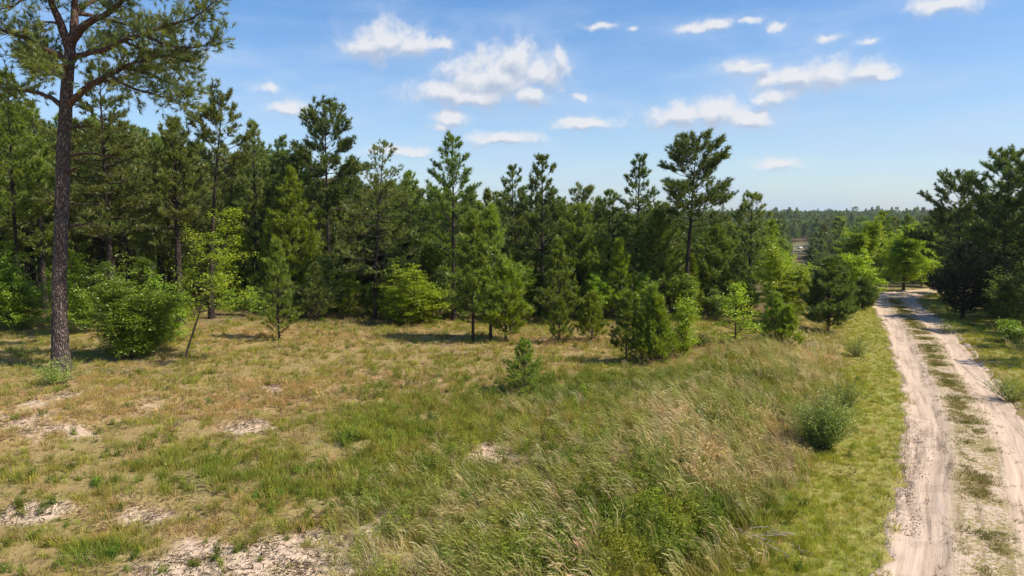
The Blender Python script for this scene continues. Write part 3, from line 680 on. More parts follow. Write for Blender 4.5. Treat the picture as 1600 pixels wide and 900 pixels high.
    for r, pts in [(5, [(110,201,0),(126,197,-.3),(146,198,-.5)]), (5, [(110,244,0),(128,240,-.2),(160,242,-.5),(200,252,-.7),(228,258,-.9)]), (6, [(108,270,0),(117,264,-.2),(125,261,-.3)]), (5, [(108,355,0),(135,350,.4),(160,352,.8)])]:
        P_ = spline(np.array([W3(*p) for p in pts]), 4); tb = Tubes(); s = np.linspace(0, 1, len(P_)); tb.path(P_, r * sc * .5 * (1 - s * .8), 6)
        if len(pts) > 3:
            A = []; B = []
            for k in range(6):
                i = rng.integers(len(P_) // 2, len(P_) - 1); A.append(P_[i]); B.append(P_[i] + nrm(P_[-1] - P_[0] + rng.normal(0, .6, 3)) * rng.uniform(.15, .5))
            tb.sticks(A, B, .008, .003)
        link('dead_branch', tb.mesh('dead_branch', MT['bark_red']), o)
hero()

# --- pines that can be told apart: px, distance (or base row), top row, half width px, shape, material, label, options
def pine(px, base, ytop, hw, shape, mat, label, nb=48, c0=.25, seed=None, r=None, lean=0., group=None, name='pine_tree', **kw):
    D = DY(base) if base > 100 else base
    x = (px - 800) / F * (D / math.cos(TH) + 0) * math.cos(TH) ; x = atD(px, HOR, D)[0]
    H = topH(D, x, ytop); Wd = hw * D / F
    ms = pine_meshes(seed or int(px * 7 + ytop), H, r or (.035 + .013 * H), c0, Wd, shape, nb, (lean * D / F, 0), mat, **kw)
    return plant_tree(name, label, 'pine tree' if name != 'young_pine' else 'young pine', x, D, ms, group)

pine(168, 29.5, 92, 78, 'flat', 'needle_olive', 'broad pine with level layered branches close behind the tallest trunk at the left', 44, .36, r=.16, dens=1.1)
pine(22, 31, 105, 66, 'dense', 'needle_mid', 'pine with slim dark trunk at the left edge of the wood', 50, .38, r=.12, bark='bark')
pine(62, 36, 150, 50, 'dense', 'needle_mid', 'green pine seen just left of the tallest grey trunk', 46, .25)
pine(275, 31.5, 176, 62, 'dense', 'needle_olive', 'pine with thick dark bare trunk and bushy crown over the leafy bush', 50, .50, r=.20, bark='bark')
pine(324, 33, 127, 56, 'open', 'needle_olive', 'crooked pine with sparse lopsided top leaning right above the yellow green sapling', 30, .60, lean=32, r=.15, dens=1.3, spread=.6)
pine(400, 38, 182, 44, 'dense', 'needle_olive', 'dense olive pine right of the crooked pine', 46, .2)
pine(446, 42, 205, 34, 'tier', 'needle_dark', 'dark narrow pine top behind the bright green pines on the left', 40, .3)
pine(458, 36, 255, 48, 'dense', 'needle_bright', 'bright green full pine left of the flat topped open pine', 56, .12, dens=1.2)
pine(512, 38.5, 147, 62, 'open', 'needle_dark', 'tall open pine with flat spreading tufted branches left of the middle', 40, .48, r=.15, dens=1.25)
pine(550, 43, 238, 42, 'dense', 'needle_dark', 'dark pine behind the trunks between the two open pines', 40, .35)
pine(583, 502, 215, 66, 'flat', 'needle_olive', 'thin grey green pine with a bare straight trunk down to the grass', 50, .26, r=.105, dens=.9, lean=18, ln=.17, K=13)
pine(640, 40, 262, 50, 'dense', 'needle_mid', 'rounded pine above the bright horizontal leafy shrub', 46, .25)
pine(708, 34.5, 202, 52, 'tier', 'needle_dark', 'dark pointed pine standing tallest in the middle of the wood', 44, .35, r=.13, dens=1.2)
pine(738, 536, 322, 34, 'dense', 'needle_mid', 'slender green pine at the grass edge with a thin black stem, left of a pair', 52, .22, r=.07, dens=1.1)
pine(766, 534, 312, 36, 'dense', 'needle_mid', 'taller slender green pine at the grass edge, right of a pair', 54, .20, r=.075, dens=1.1)
pine(790, 533, 400, 38, 'cone', 'needle_bright', 'half grown bright pine in front of the slender pair', 50, .12, r=.06, dens=1.3)
pine(800, 43, 252, 38, 'tier', 'needle_dark', 'dark pine top left of the blunt dark pine', 40, .3)
pine(847, 37.5, 236, 46, 'tier', 'needle_dark', 'blunt dark pine with thick dark crown in the middle distance', 54, .22, r=.14, dens=1.25)
pine(912, 41, 281, 36, 'open', 'needle_olive', 'pine with thin pale open top behind the feathery green pine', 34, .4)
pine(905, 35.5, 312, 58, 'cone', 'needle_mid', 'feathery green pine with sweeping branches right of the blunt dark pine', 60, .15, dens=1.25)
pine(952, 40, 290, 32, 'tier', 'needle_dark', 'small topped dark pine left of the second pointed pine', 40, .3)
pine(995, 38.5, 235, 40, 'tier', 'needle_dark', 'second pointed dark pine just left of the tallest open pine', 44, .3, r=.13, dens=1.15)
pine(1030, 36, 322, 50, 'dense', 'needle_mid', 'full green pine at the foot of the tallest open pine', 58, .15, dens=1.2)
pine(1074, 34.5, 198, 64, 'open', 'needle_dark', 'tall open pine with straight bare trunk and airy tufted crown right of the middle', 40, .52, lean=12, r=.15, dens=1.2, seed=77)
pine(1120, 37, 343, 46, 'dense', 'needle_mid', 'green pine with twisted branches right of the airy crowned pine', 54, .15, dens=1.2)
pine(1174, 38.5, 294, 50, 'tier', 'needle_olive', 'thin topped pine with a visible dark stem left of the valley', 42, .22, r=.11)
pine(1205, 43, 338, 30, 'cone', 'needle_bright', 'pine with sunlit right edge beside the view into the valley', 44, .15, dens=1.2)
pine(1302, 518, 396, 40, 'dense', 'needle_dark', 'dark compact pine left of the road, shaded on its left side', 60, .12, r=.09, dens=1.5)
pine(1354, 484, 428, 20, 'dense', 'needle_dark', 'small dark pine on the verge close to the bend of the road', 40, .1, r=.06, dens=1.4)
pine(1380, 57, 324, 30, 'cone', 'needle_dark', 'broad dark pine behind the bright trees at the bend', 50, .15)
pine(1418, 62, 331, 26, 'dense', 'needle_dark', 'rounded dark pine behind the bright round tree at the bend', 44, .15)
pine(1500, 45, 260, 50, 'open', 'needle_dark', 'dark pine with see-through crown first on the right of the road', 52, .25, r=.15, side=(3.1, .25))
pine(1572, 41, 226, 62, 'open', 'needle_dark', 'tallest dark pine on the right of the road', 60, .22, r=.17, dens=1.2)
pine(1632, 38, 215, 60, 'open', 'needle_dark', 'dark pine cut off by the right edge of the picture', 50, .25, r=.16)
pine(1456, 58, 330, 22, 'open', 'needle_dark', 'low dark pine where the right hand wood meets the horizon', 40, .2)

# young pines along the edge of the grass
def young(px, base, ytop, hw, mat, label, seed=None, nb=30, **kw):
    c0 = kw.pop('c0', .06); r = kw.pop('r', .035)
    return pine(px, base, ytop, hw, 'young', mat, label, int(nb * 1.4), c0=c0, seed=seed, name='young_pine', r=r, ln=.19, w=.026, dead=1, spread=.42, **kw)
young(430, 537, 366, 36, 'needle_mid', 'young pine with soft green crown on a thin stem in front of the left wood', nb=40, r=.045)
young(490, 506, 405, 32, 'needle_olive', 'grey green young pine right of the soft green one', nb=40)
young(875, 538, 457, 24, 'needle_mid', 'small young pine alone left of three others at the grass edge', nb=24)
young(927, 535, 449, 27, 'needle_bright', 'bushy young pine with foliage to the ground right of a smaller one', nb=36, dens=1.4)
young(982, 569, 448, 30, 'needle_mid', 'young pine at the left of the dense clump of young pines', nb=34, dens=1.3, c0=.16)
young(1008, 571, 470, 22, 'needle_mid', 'shortest young pine in the middle of the dense clump', nb=26)
young(1021, 570, 436, 30, 'needle_mid', 'tallest young pine of the dense clump', nb=40, dens=1.3)
young(1031, 572, 455, 34, 'needle_bright', 'young pine at the right of the dense clump with bright right side', nb=38, dens=1.3)
young(1218, 553, 450, 26, 'needle_mid', 'young green pine left of a pair near the verge', nb=34, dens=1.2)
young(1239, 557, 468, 20, 'needle_bright', 'smaller bright young pine right of a pair near the verge', nb=26, dens=1.2)
def seedling(px, base, ytop, hw, label, seed):
    return pine(px, base, ytop, hw, 'young', 'needle_mid', label, 34, .03, seed=seed, name='young_pine', r=.022, ln=.12, w=.014, K=26, dead=0, dens=2.4, spread=.45)
seedling(820, 609, 521, 34, 'small pine standing alone in the open grass', 3)

# --- broadleaved trees and bushes
def leafy(px, base, ytop, hw, mat, label, name='leafy_tree', cat='tree', seed=None, nb=36, r=.05, c0=.2, lean=0., group=None, **kw):
    D = DY(base) if base > 100 else base; x = atD(px, HOR, D)[0]; H = topH(D, x, ytop)
    ms = leafy_meshes(seed or int(px * 3 + ytop), H, r, c0, hw * D / F, nb, bend=(lean * D / F, 0), mat=mat, **kw)
    return plant_tree(name, label, cat, x, D, ms, group, parts=('trunk', 'branches', 'leaves'))
leafy(190, 560, 412, 62, 'leaf_mid', 'large rounded leafy bush right of the thick grey trunk', 'leafy_bush', 'bush', nb=170, stems=11, c0=.12, K=11, leaf=.085, dens=1.25, rad=.17)
leafy(28, 520, 372, 52, 'leaf_mid', 'sunlit leafy bush at the far left edge behind the thick trunk', 'leafy_bush', 'bush', nb=80, stems=5, c0=.15, K=12, leaf=.10, dens=1.2, low=10)
leafy(125, 527, 382, 40, 'leaf_mid', 'leafy bush peeking out on both sides behind the thick grey trunk', 'leafy_bush', 'bush', nb=60, stems=4, c0=.15, K=12, leaf=.10, dens=1.1)
leafy(278, 562, 312, 74, 'leaf_bright', 'yellow green sapling leaning to the right on a bent thin stem', 'leafy_sapling', 'sapling', nb=44, c0=.32, lean=85, r=.042, K=11, leaf=.085, dens=1.1, prof='top', rad=.16)
leafy(250, 540, 425, 40, 'leaf_mid', 'leafy bush between the rounded bush and the leaning sapling', 'leafy_bush', 'bush', nb=50, stems=4, c0=.12, K=12, leaf=.09)
leafy(640, 507, 414, 52, 'leaf_bright', 'spreading shrub with level sprays of bright leaves under the middle pines', 'leafy_bush', 'bush', nb=70, stems=4, c0=.1, K=12, leaf=.10, flat=.22, dens=1.3, tilt=.35)
leafy(500, 38, 405, 26, 'leaf_mid', 'pale leafy undergrowth left of the bare trunks', 'leafy_bush', 'bush', nb=30, stems=3, c0=.1)
leafy(1067, 565, 462, 24, 'leaf_bright', 'bright leafy shrub at the right side of the young pine clump', 'leafy_bush', 'bush', nb=44, stems=3, c0=.08, K=11, leaf=.08)
leafy(1155, 549, 438, 42, 'leaf_bright', 'loose bright sapling with airy leaves right of the young pine clump', 'leafy_sapling', 'sapling', nb=44, c0=.1, K=9, leaf=.09, r=.04, prof='cone')
leafy(1240, 33, 392, 46, 'leaf_bright', 'bright yellow green tree left of the dark compact pine', nb=90, c0=.15, K=12, leaf=.10, dens=1.2, r=.08, stems=2)
leafy(1215, 36, 405, 34, 'leaf_bright', 'second bright leafy tree close behind the pair of young pines', nb=60, c0=.2, K=11, leaf=.10, r=.07)
leafy(1325, 44, 346, 54, 'leaf_bright', 'tall bright leafy tree left of the road behind the dark compact pine', nb=110, c0=.16, K=12, leaf=.12, dens=1.1, r=.11, stems=2)
leafy(1345, 40, 400, 34, 'leaf_bright', 'yellow green leafy tree overhanging the left verge at the bend', nb=60, c0=.2, K=12, leaf=.11, r=.07)
leafy(1418, 452, 366, 40, 'leaf_bright', 'round bright leafy tree at the end of the road', nb=110, c0=.2, K=13, leaf=.13, dens=1.1, r=.13)
leafy(1446, 54, 385, 30, 'leaf_bright', 'bright leafy tree right of the round tree at the end of the road', nb=60, c0=.1, K=13, leaf=.12, r=.08)
leafy(1386, 58, 400, 26, 'leaf_mid', 'shaded leafy tree between the two bright trees at the bend', nb=50, c0=.15, K=12, leaf=.12, r=.08)
leafy(1600, 40, 330, 70, 'leaf_dark', 'dark leafy tree under the pines at the right edge', nb=80, c0=.2, K=11, leaf=.12, r=.12, stems=2)
leafy(1530, 42, 350, 46, 'leaf_dark', 'dull green leafy tree behind the black cedar', nb=80, c0=.2, K=12, leaf=.11, r=.1)
leafy(1592, 512, 400, 44, 'leaf_dark', 'shaded leafy bush with a few lit sprays at the right edge', 'leafy_bush', 'bush', nb=70, stems=3, c0=.08, K=12, leaf=.10)
leafy(1596, 536, 500, 22, 'leaf_mid', 'low green bush in the grass at the right edge', 'leafy_bush', 'bush', nb=30, stems=3, c0=.05, K=11, leaf=.09)
shrub(1600, 625, 578, 46, 'leaf_sage', 'grey green shrub beside the right wheel track at the picture edge', 73, 1600, 'roadside_shrub', fan=.9)
shrub(1300, 702, 600, 60, 'leaf_sage', 'largest grey green shrub with fine leaves growing out of the tall grass beside the verge', 230, 1303, 'roadside_shrub', fan=.85)
shrub(1350, 556, 518, 26, 'leaf_sage', 'small feathery shrub on the left verge halfway to the bend', 41, 1350, 'roadside_shrub', fan=.9)
shrub(1338, 642, 580, 34, 'leaf_sage', 'feathery shrub just behind the largest one beside the verge', 54, 1338, 'roadside_shrub', fan=.9)
shrub(966, 588, 573, 20, 'leaf_sage', 'tiny shrub in the grass before the young pine clump', 32, 966, 'low_shrub', fan=.9)
shrub(70, 600, 552, 52, 'leaf_sage', 'fern-like bushy weed at the foot of the thick grey trunk', 83, 70, 'low_shrub', fan=.9)
shrub(20, 560, 525, 30, 'leaf_mid', 'low shrub in the grass left of the thick trunk', 48, 20, 'low_shrub', fan=.9)
shrub(1095, 548, 510, 26, 'leaf_mid', 'low shrub right of the young pine clump', 41, 1095, 'low_shrub', fan=.9)
shrub(1490, 520, 492, 24, 'leaf_sage', 'grassy shrub in front of the black cedar', 38, 1490, 'low_shrub', fan=.9)

# dark cedars right of the road
def cedar(px, base, ytop, hw, label, seed):
    D = DY(base) if base > 100 else base; x = atD(px, HOR, D)[0]; H = topH(D, x, ytop)
    ms = pine_meshes(seed, H, .12, .10, hw * D / F, 'dense', 90, (0, 0), 'cedar', ln=.11, w=.03, K=20, dens=1.5, spread=.6, dead=0)
    plant_tree('cedar_tree', label, 'cedar tree', x, D, ms)
cedar(1514, 498, 372, 46, 'nearly black broad cedar beside the road', 11)
cedar(1562, 496, 392, 40, 'dark cedar between the black cedar and the right picture edge', 12)
cedar(1476, 47, 415, 20, 'small dark cedar where the road disappears to the right', 13)

# ------------------------------------------------------------------ woods behind: many copies of a few
rng = np.random.default_rng(99)
def hidden_proto(shape, mat, H, Wd, c0, nb, seed, **kw): return pine_meshes(seed, H, .05 + .011 * H, c0, Wd, shape, nb, (0, 0), mat, **kw)
kp = dict(K=14, w=.055, ln=.27, dens=.85)
protos = [hidden_proto('dense', 'needle_mid', 9, 1.8, .22, 44, 201, **kp), hidden_proto('tier', 'needle_dark', 9, 2.1, .25, 36, 202, **kp),
          hidden_proto('flat', 'needle_olive', 9, 2.2, .3, 40, 203, **kp), hidden_proto('open', 'needle_dark', 9, 2.2, .38, 38, 204, **kp),
          hidden_proto('dense', 'needle_olive', 9, 1.7, .08, 52, 205, **kp)]
leafp = [leafy_meshes(301, 5, .07, .15, 1.7, 60, K=9, mat='leaf_mid', leaf=.15, rad=.22), leafy_meshes(302, 5, .07, .2, 1.5, 50, K=9, mat='leaf_bright', leaf=.15, rad=.22),
         leafy_meshes(303, 5, .07, .1, 1.8, 60, K=9, mat='leaf_dark', leaf=.16, rad=.24)]
SKX = [-200, 0, 60, 130, 200, 270, 340, 400, 450, 560, 650, 750, 850, 950, 1050, 1100, 1150, 1230, 1440, 1500, 1560, 1620, 1800]
SKY = [140, 140, 150, 165, 180, 205, 215, 210, 225, 262, 275, 285, 292, 300, 305, 330, 340, 350, 345, 310, 262, 235, 215]
src = {}
def put(protoset, i, label, cat, name, x, y, H0, Hn, group, parts=('trunk', 'branches', 'crown')):
    s = Hn / H0; w = s * rng.uniform(.85, 1.15) if s < 1.3 else s * .85; key = (id(protoset), i, group)
    rz = rng.uniform(0, 6.28); wx = w * rng.uniform(.85, 1.15)
    if key not in src: o = src[key] = plant_tree(name, label, cat, x, y, protoset[i], group, rz, (wx, w, s), parts)
    else: o = copy_tree(src[key], label, x, y, rz, (wx, w, s), group)
    o.rotation_euler = (rng.normal(0, .028), rng.normal(0, .028), rz)
cnt = 0; placed = []
def ok(x, y, d):
    for (a, b) in placed:
        if (a - x) ** 2 + (b - y) ** 2 < d * d: return False
    placed.append((x, y)); return True
tries = 0
while cnt < 215 and tries < 4000:
    tries += 1
    px = rng.uniform(-120, 1140); D = 38 + 34 * rng.uniform(0, 1) ** 1.3
    x = atD(px, HOR, D)[0]
    if not ok(x, D, 1.5): continue
    Hn = topH(D, x, np.interp(px, SKX, SKY) + rng.uniform(2, 45)); Hn = min(max(Hn, 4), 14)
    i = int(rng.integers(0, 5))
    left = px < 440
    put(protos, i, 'pine deep in the dense wood at the left' if left else 'pine deep in the dense wood behind the clearing', 'pine tree', 'pine_tree', x, D, 9, Hn, 'pines deep in the left wood' if left else 'pines deep in the middle wood'); cnt += 1
for k in range(120):                                 # undergrowth between the trunks
    px = rng.uniform(-60, 1180); D = 33.8 + 9 * rng.uniform(0, 1) ** 1.6; x = atD(px, HOR, D)[0]
    if D < 36 and px < 330: continue
    if not ok(x, D, .9): continue
    put(leafp, int(rng.integers(0, 3)), 'leafy bush growing between the pine trunks', 'bush', 'leafy_bush', x, D, 5, rng.uniform(1.2, 2.8), 'bushes under the pines', ('trunk', 'branches', 'leaves'))
yp = [pine_meshes(401, 4, .05, .05, 1.15, 'young', 50, (0, 0), 'needle_mid', ln=.22, w=.05, K=14, spread=.42, dead=0, dens=.9), pine_meshes(402, 4, .05, .05, 1.0, 'young', 46, (0, 0), 'needle_bright', ln=.22, w=.05, K=14, spread=.42, dead=0, dens=.9),
      pine_meshes(403, 4, .05, .15, 1.2, 'cone', 40, (0, 0), 'needle_dark', ln=.22, w=.05, K=14, spread=.5, dead=0, dens=.9)]
for k in range(70):
    px = rng.uniform(345, 1190); D = 33.2 + 7 * rng.uniform(0, 1); x = atD(px, HOR, D)[0]
    if not ok(x, D, .9): continue
    put(yp, int(rng.integers(0, 3)), 'young pine', 'young pine', 'young_pine', x, D, 4, rng.uniform(1.8, 5.0), 'young pines among the trunks')
# right hand wood, running out of the picture (its shade falls over the road)
for k in range(30):
    px = rng.uniform(1490, 1900); D = rng.uniform(42, 66); x = atD(px, HOR, D)[0]
    if abs(road_dist(x, D)[0]) < 4 or not ok(x, D, 2.): continue
    put(protos, int(rng.integers(0, 5)), 'dark pine in the wood right of the road', 'pine tree', 'pine_tree', x, D, 9, max(4, min(13, topH(D, x, np.interp(px, SKX, SKY) + rng.uniform(5, 40)))), 'pines in the right wood')
for (x, y, h) in [(24.0, 21.0, 10), (26.0, 24.4, 9), (27.0, 28.2, 10), (28.0, 32.0, 10), (30, 35, 10.5), (33, 29, 9), (34, 34, 10), (23.5, 17.0, 8)]:
    put(protos, int(rng.integers(0, 4)), 'pine in the right wood just outside the picture', 'pine tree', 'pine_tree', x, y, 9, h, 'pines right of the picture')
for k in range(40):                                 # undergrowth of the right wood
    px = rng.uniform(1500, 1850); D = rng.uniform(35, 52); x = atD(px, HOR, D)[0]
    if road_dist(x, D)[0] < 3.5 or not ok(x, D, 1.2): continue
    put(leafp, int(rng.integers(0, 3)), 'bush under the right hand pines', 'bush', 'leafy_bush', x, D, 5, rng.uniform(1.2, 3.0), 'bushes in the right wood', ('trunk', 'branches', 'leaves'))
# valley floor between the left wood and the road's end
for k in range(90):
    px = rng.uniform(1090, 1480); D = 62 + 90 * rng.uniform(0, 1); x = atD(px, HOR, D)[0]
    if abs(px - 1250) < 30 and D > 60: continue
    if not ok(x, D, 2.8): continue
    if rng.uniform() < .35: put(leafp, int(rng.integers(0, 3)), 'leafy tree in the valley before the far wood', 'tree', 'leafy_tree', x, D, 5, rng.uniform(3.5, 6), 'leafy trees in the valley', ('trunk', 'branches', 'leaves'))
    else: put(protos, int(rng.integers(0, 5)), 'pine in the valley before the far wood', 'pine tree', 'pine_tree', x, D, 9, rng.uniform(5, 8.5), 'pines in the valley')

# each tree of the wood behind is named after the tree in front of it
ORD = ['first', 'second', 'third', 'fourth', 'fifth', 'sixth', 'seventh', 'eighth', 'ninth', 'tenth', 'eleventh', 'twelfth', 'thirteenth', 'fourteenth', 'fifteenth', 'sixteenth', 'seventeenth', 'eighteenth', 'nineteenth', 'twentieth']
HND = [('tallest nearest', 'the tallest thick trunk'), ('slim dark trunk at the left', 'the slim trunked pine at the left edge'), ('thick dark bare trunk', 'the thick bare trunked bushy pine'), ('crooked pine with', 'the crooked sparse pine'),
       ('dense olive pine', 'the dense olive pine'), ('bright green full pine', 'the bright green full pine'), ('tall open pine with flat', 'the tall flat branched open pine'), ('thin grey green pine', 'the thin grey green pine'), ('rounded pine above', 'the rounded pine over the bright shrub'),
       ('dark pointed pine standing', 'the dark pointed middle pine'), ('half grown bright', 'the half grown bright pine'), ('blunt dark pine with', 'the blunt dark pine'), ('feathery green pine with', 'the feathery green pine'), ('second pointed dark', 'the second pointed dark pine'),
       ('tall open pine with straight', 'the airy crowned tall pine'), ('green pine with twisted', 'the twisted branched green pine'), ('thin topped pine', 'the thin topped pine by the valley'), ('dark compact pine', 'the dark compact pine by the road'), ('tall bright leafy tree', 'the tall bright leafy tree'), ('round bright leafy tree', 'the round bright tree at the bend'),
       ('dark pine with see-through', 'the see-through dark pine'), ('tallest dark pine on', 'the tallest dark pine on the right'), ('dark pine cut off', 'the pine cut off by the right edge')]
def relabel():
    hs_ = []
    for key, h in HND:
        for (x, y, l) in NAMED:
            if key in l: hs_.append((math.atan2(x, y), h)); break
    hs_.append((math.atan2(gp(97, 577)[0], gp(97, 577)[1]), HND[0][1]))
    bins = {}
    for key, root in src.items():
        g = key[2]
        for o in [q for q in C.objects if q.get('group') == g and q.parent is None]:
            a = math.atan2(o.location.x, o.location.y); h = min(hs_, key=lambda t: abs(t[0] - a))[1]
            if g == 'pines right of the picture': h = 'nothing'; sd = ''
            else: sd = 'left of' if a < [t for t in hs_ if t[1] == h][0][0] else 'right of'
            if math.tan(a) * F + 800 < -5: h = 'outside'; sd = ''
            if math.tan(a) * F + 800 > 1605: h = 'outside right'; sd = ''
            bins.setdefault((g.replace('left wood', 'wood').replace('middle wood', 'wood'), h, sd), {})[o.name] = o
    for (g, h, sd), d in bins.items():
        lst = sorted(d.values(), key=lambda o: math.hypot(o.location.x, o.location.y)); kind = lst[0]['category']
        kd = 'pine' if kind == 'pine tree' else 'young pine' if kind == 'young pine' else ('bush' if kind == 'bush' else 'leafy tree')
        pl = 'in the far valley' if 'valley' in g else ('deep in the wood' if kd == 'pine' else 'under the pines')
        for i, o in enumerate(lst):
            if g == 'pines right of the picture': o['label'] = '%s pine along the right of the road outside the picture' % ORD[i]
            elif h.startswith('outside'): o['label'] = '%s nearest %s past the %s edge of the picture' % (ORD[min(i, 19)], kd, 'right' if 'right' in h else 'left')
            else: o['label'] = '%s %s%s back just %s %s' % (ORD[min(i, 19)], 'valley ' if 'valley' in g else '', kd, sd, h)
relabel()

# ------------------------------------------------------------------ scatter by geometry nodes (ground cover and far wood)
def scatter(name, P_, rot, scl, col, meshes, label, cat=None, kind='stuff'):
    n = len(P_)
    me = bpy.data.meshes.new(name); me.vertices.add(n); me.vertices.foreach_set('co', np.asarray(P_, np.float32).ravel())
    a = me.attributes.new('rot', 'FLOAT_VECTOR', 'POINT'); a.data.foreach_set('vector', np.asarray(rot, np.float32).ravel())
    a = me.attributes.new('scl', 'FLOAT_VECTOR', 'POINT'); s3 = np.asarray(scl, np.float32); s3 = np.repeat(s3[:, None], 3, 1) if s3.ndim == 1 else s3; a.data.foreach_set('vector', s3.ravel())
    a = me.attributes.new('col', 'FLOAT_COLOR', 'POINT'); c4 = np.ones((n, 4), np.float32); c4[:, :3] = col; a.data.foreach_set('color', c4.ravel())
    a = me.attributes.new('idx', 'INT', 'POINT'); a.data.foreach_set('value', np.random.default_rng(n).integers(0, len(meshes), n).astype(np.int32))
    o = link(name, me, kind=kind, label=label, category=cat)
    g = bpy.data.node_groups.new(name + '_nodes', 'GeometryNodeTree')
    g.interface.new_socket('Geometry', in_out='INPUT', socket_type='NodeSocketGeometry'); g.interface.new_socket('Geometry', in_out='OUTPUT', socket_type='NodeSocketGeometry')
    gi = g.nodes.new('NodeGroupInput'); go = g.nodes.new('NodeGroupOutput'); ip = g.nodes.new('GeometryNodeInstanceOnPoints')
    jn = g.nodes.new('GeometryNodeJoinGeometry')
    for m_ in meshes:
        po = bpy.data.objects.new(name + '_source', m_)
        oi = g.nodes.new('GeometryNodeObjectInfo'); oi.inputs[0].default_value = po; oi.inputs['As Instance'].default_value = True
        g.links.new(oi.outputs['Geometry'], jn.inputs[0])
    def na(nm, dt):
        x = g.nodes.new('GeometryNodeInputNamedAttribute'); x.data_type = dt; x.inputs[0].default_value = nm; return x.outputs[0]
    er = g.nodes.new('FunctionNodeEulerToRotation'); g.links.new(na('rot', 'FLOAT_VECTOR'), er.inputs[0])
    g.links.new(gi.outputs[0], ip.inputs['Points']); g.links.new(jn.outputs[0], ip.inputs['Instance']); ip.inputs['Pick Instance'].default_value = True
    g.links.new(na('idx', 'INT'), ip.inputs['Instance Index']); g.links.new(er.outputs[0], ip.inputs['Rotation']); g.links.new(na('scl', 'FLOAT_VECTOR'), ip.inputs['Scale'])
    g.links.new(ip.outputs[0], go.inputs[0])
    md = o.modifiers.new('scatter', 'NODES'); md.node_group = g
    return o

def blades(seed, n, h, rad, w, lean=(0., 0.), curl=.5, segs=2, mat=None, spread=.5):
    rng = np.random.default_rng(seed)
    a = rng.uniform(0, 6.28, n); rr = rad * np.sqrt(rng.uniform(0, 1, n)); b = np.stack([np.cos(a) * rr, np.sin(a) * rr, np.full(n, -.01)], 1)
    H = h * rng.uniform(.45, 1.1, n)[:, None]
    out = np.stack([np.cos(a), np.sin(a), np.zeros(n)], 1) * rng.uniform(0, spread, (n, 1)) + rng.normal(0, .18, (n, 3)) * [1, 1, 0] + np.array([lean[0], lean[1], 0])
    d = nrm(out * .6 + np.array([0, 0, 1.])); sd = nrm(np.cross(d, rng.normal(0, 1, (n, 3)))) * w * .5
    m = b + d * H * .55; e = m + nrm(d + out * curl * 1.6 + [0, 0, -curl * .35]) * H * .45
    V = np.stack([b - sd, b + sd, m - sd * .8, m + sd * .8, e], 1).reshape(-1, 3); i = np.arange(n)[:, None] * 5
    Q = i + np.array([[0, 1, 3, 2]]); Tn = i + np.array([[2, 3, 4]])
    return make_mesh('grass_tuft', V, [Q, Tn], mat, np.repeat(rng.uniform(0, 1, n), 5))
GM = tuft_mat('grass_blades', .42); DM = tuft_mat('dry_stalks', .45, .25, (1.05, 1.0, .8)); WM = tuft_mat('weed_leaves', .45, .4)
def sample(n, dmin, dmax, amin=-43, amax=42, seed=1):
    r = np.random.default_rng(seed); D = dmin + (dmax - dmin) * r.uniform(0, 1, n) ** 1.0; a = np.radians(r.uniform(amin, amax, n))
    return np.tan(a) * D, D, r
def jit(r, col, v=.22):
    n = len(col); return np.clip(col * (1 + r.normal(0, v, (n, 1))) * (1 + r.normal(0, .07, (n, 3))), .005, .9)
def mixk(a, b, t): return np.array(a)[None] * (1 - t[:, None]) + np.array(b)[None] * t[:, None]

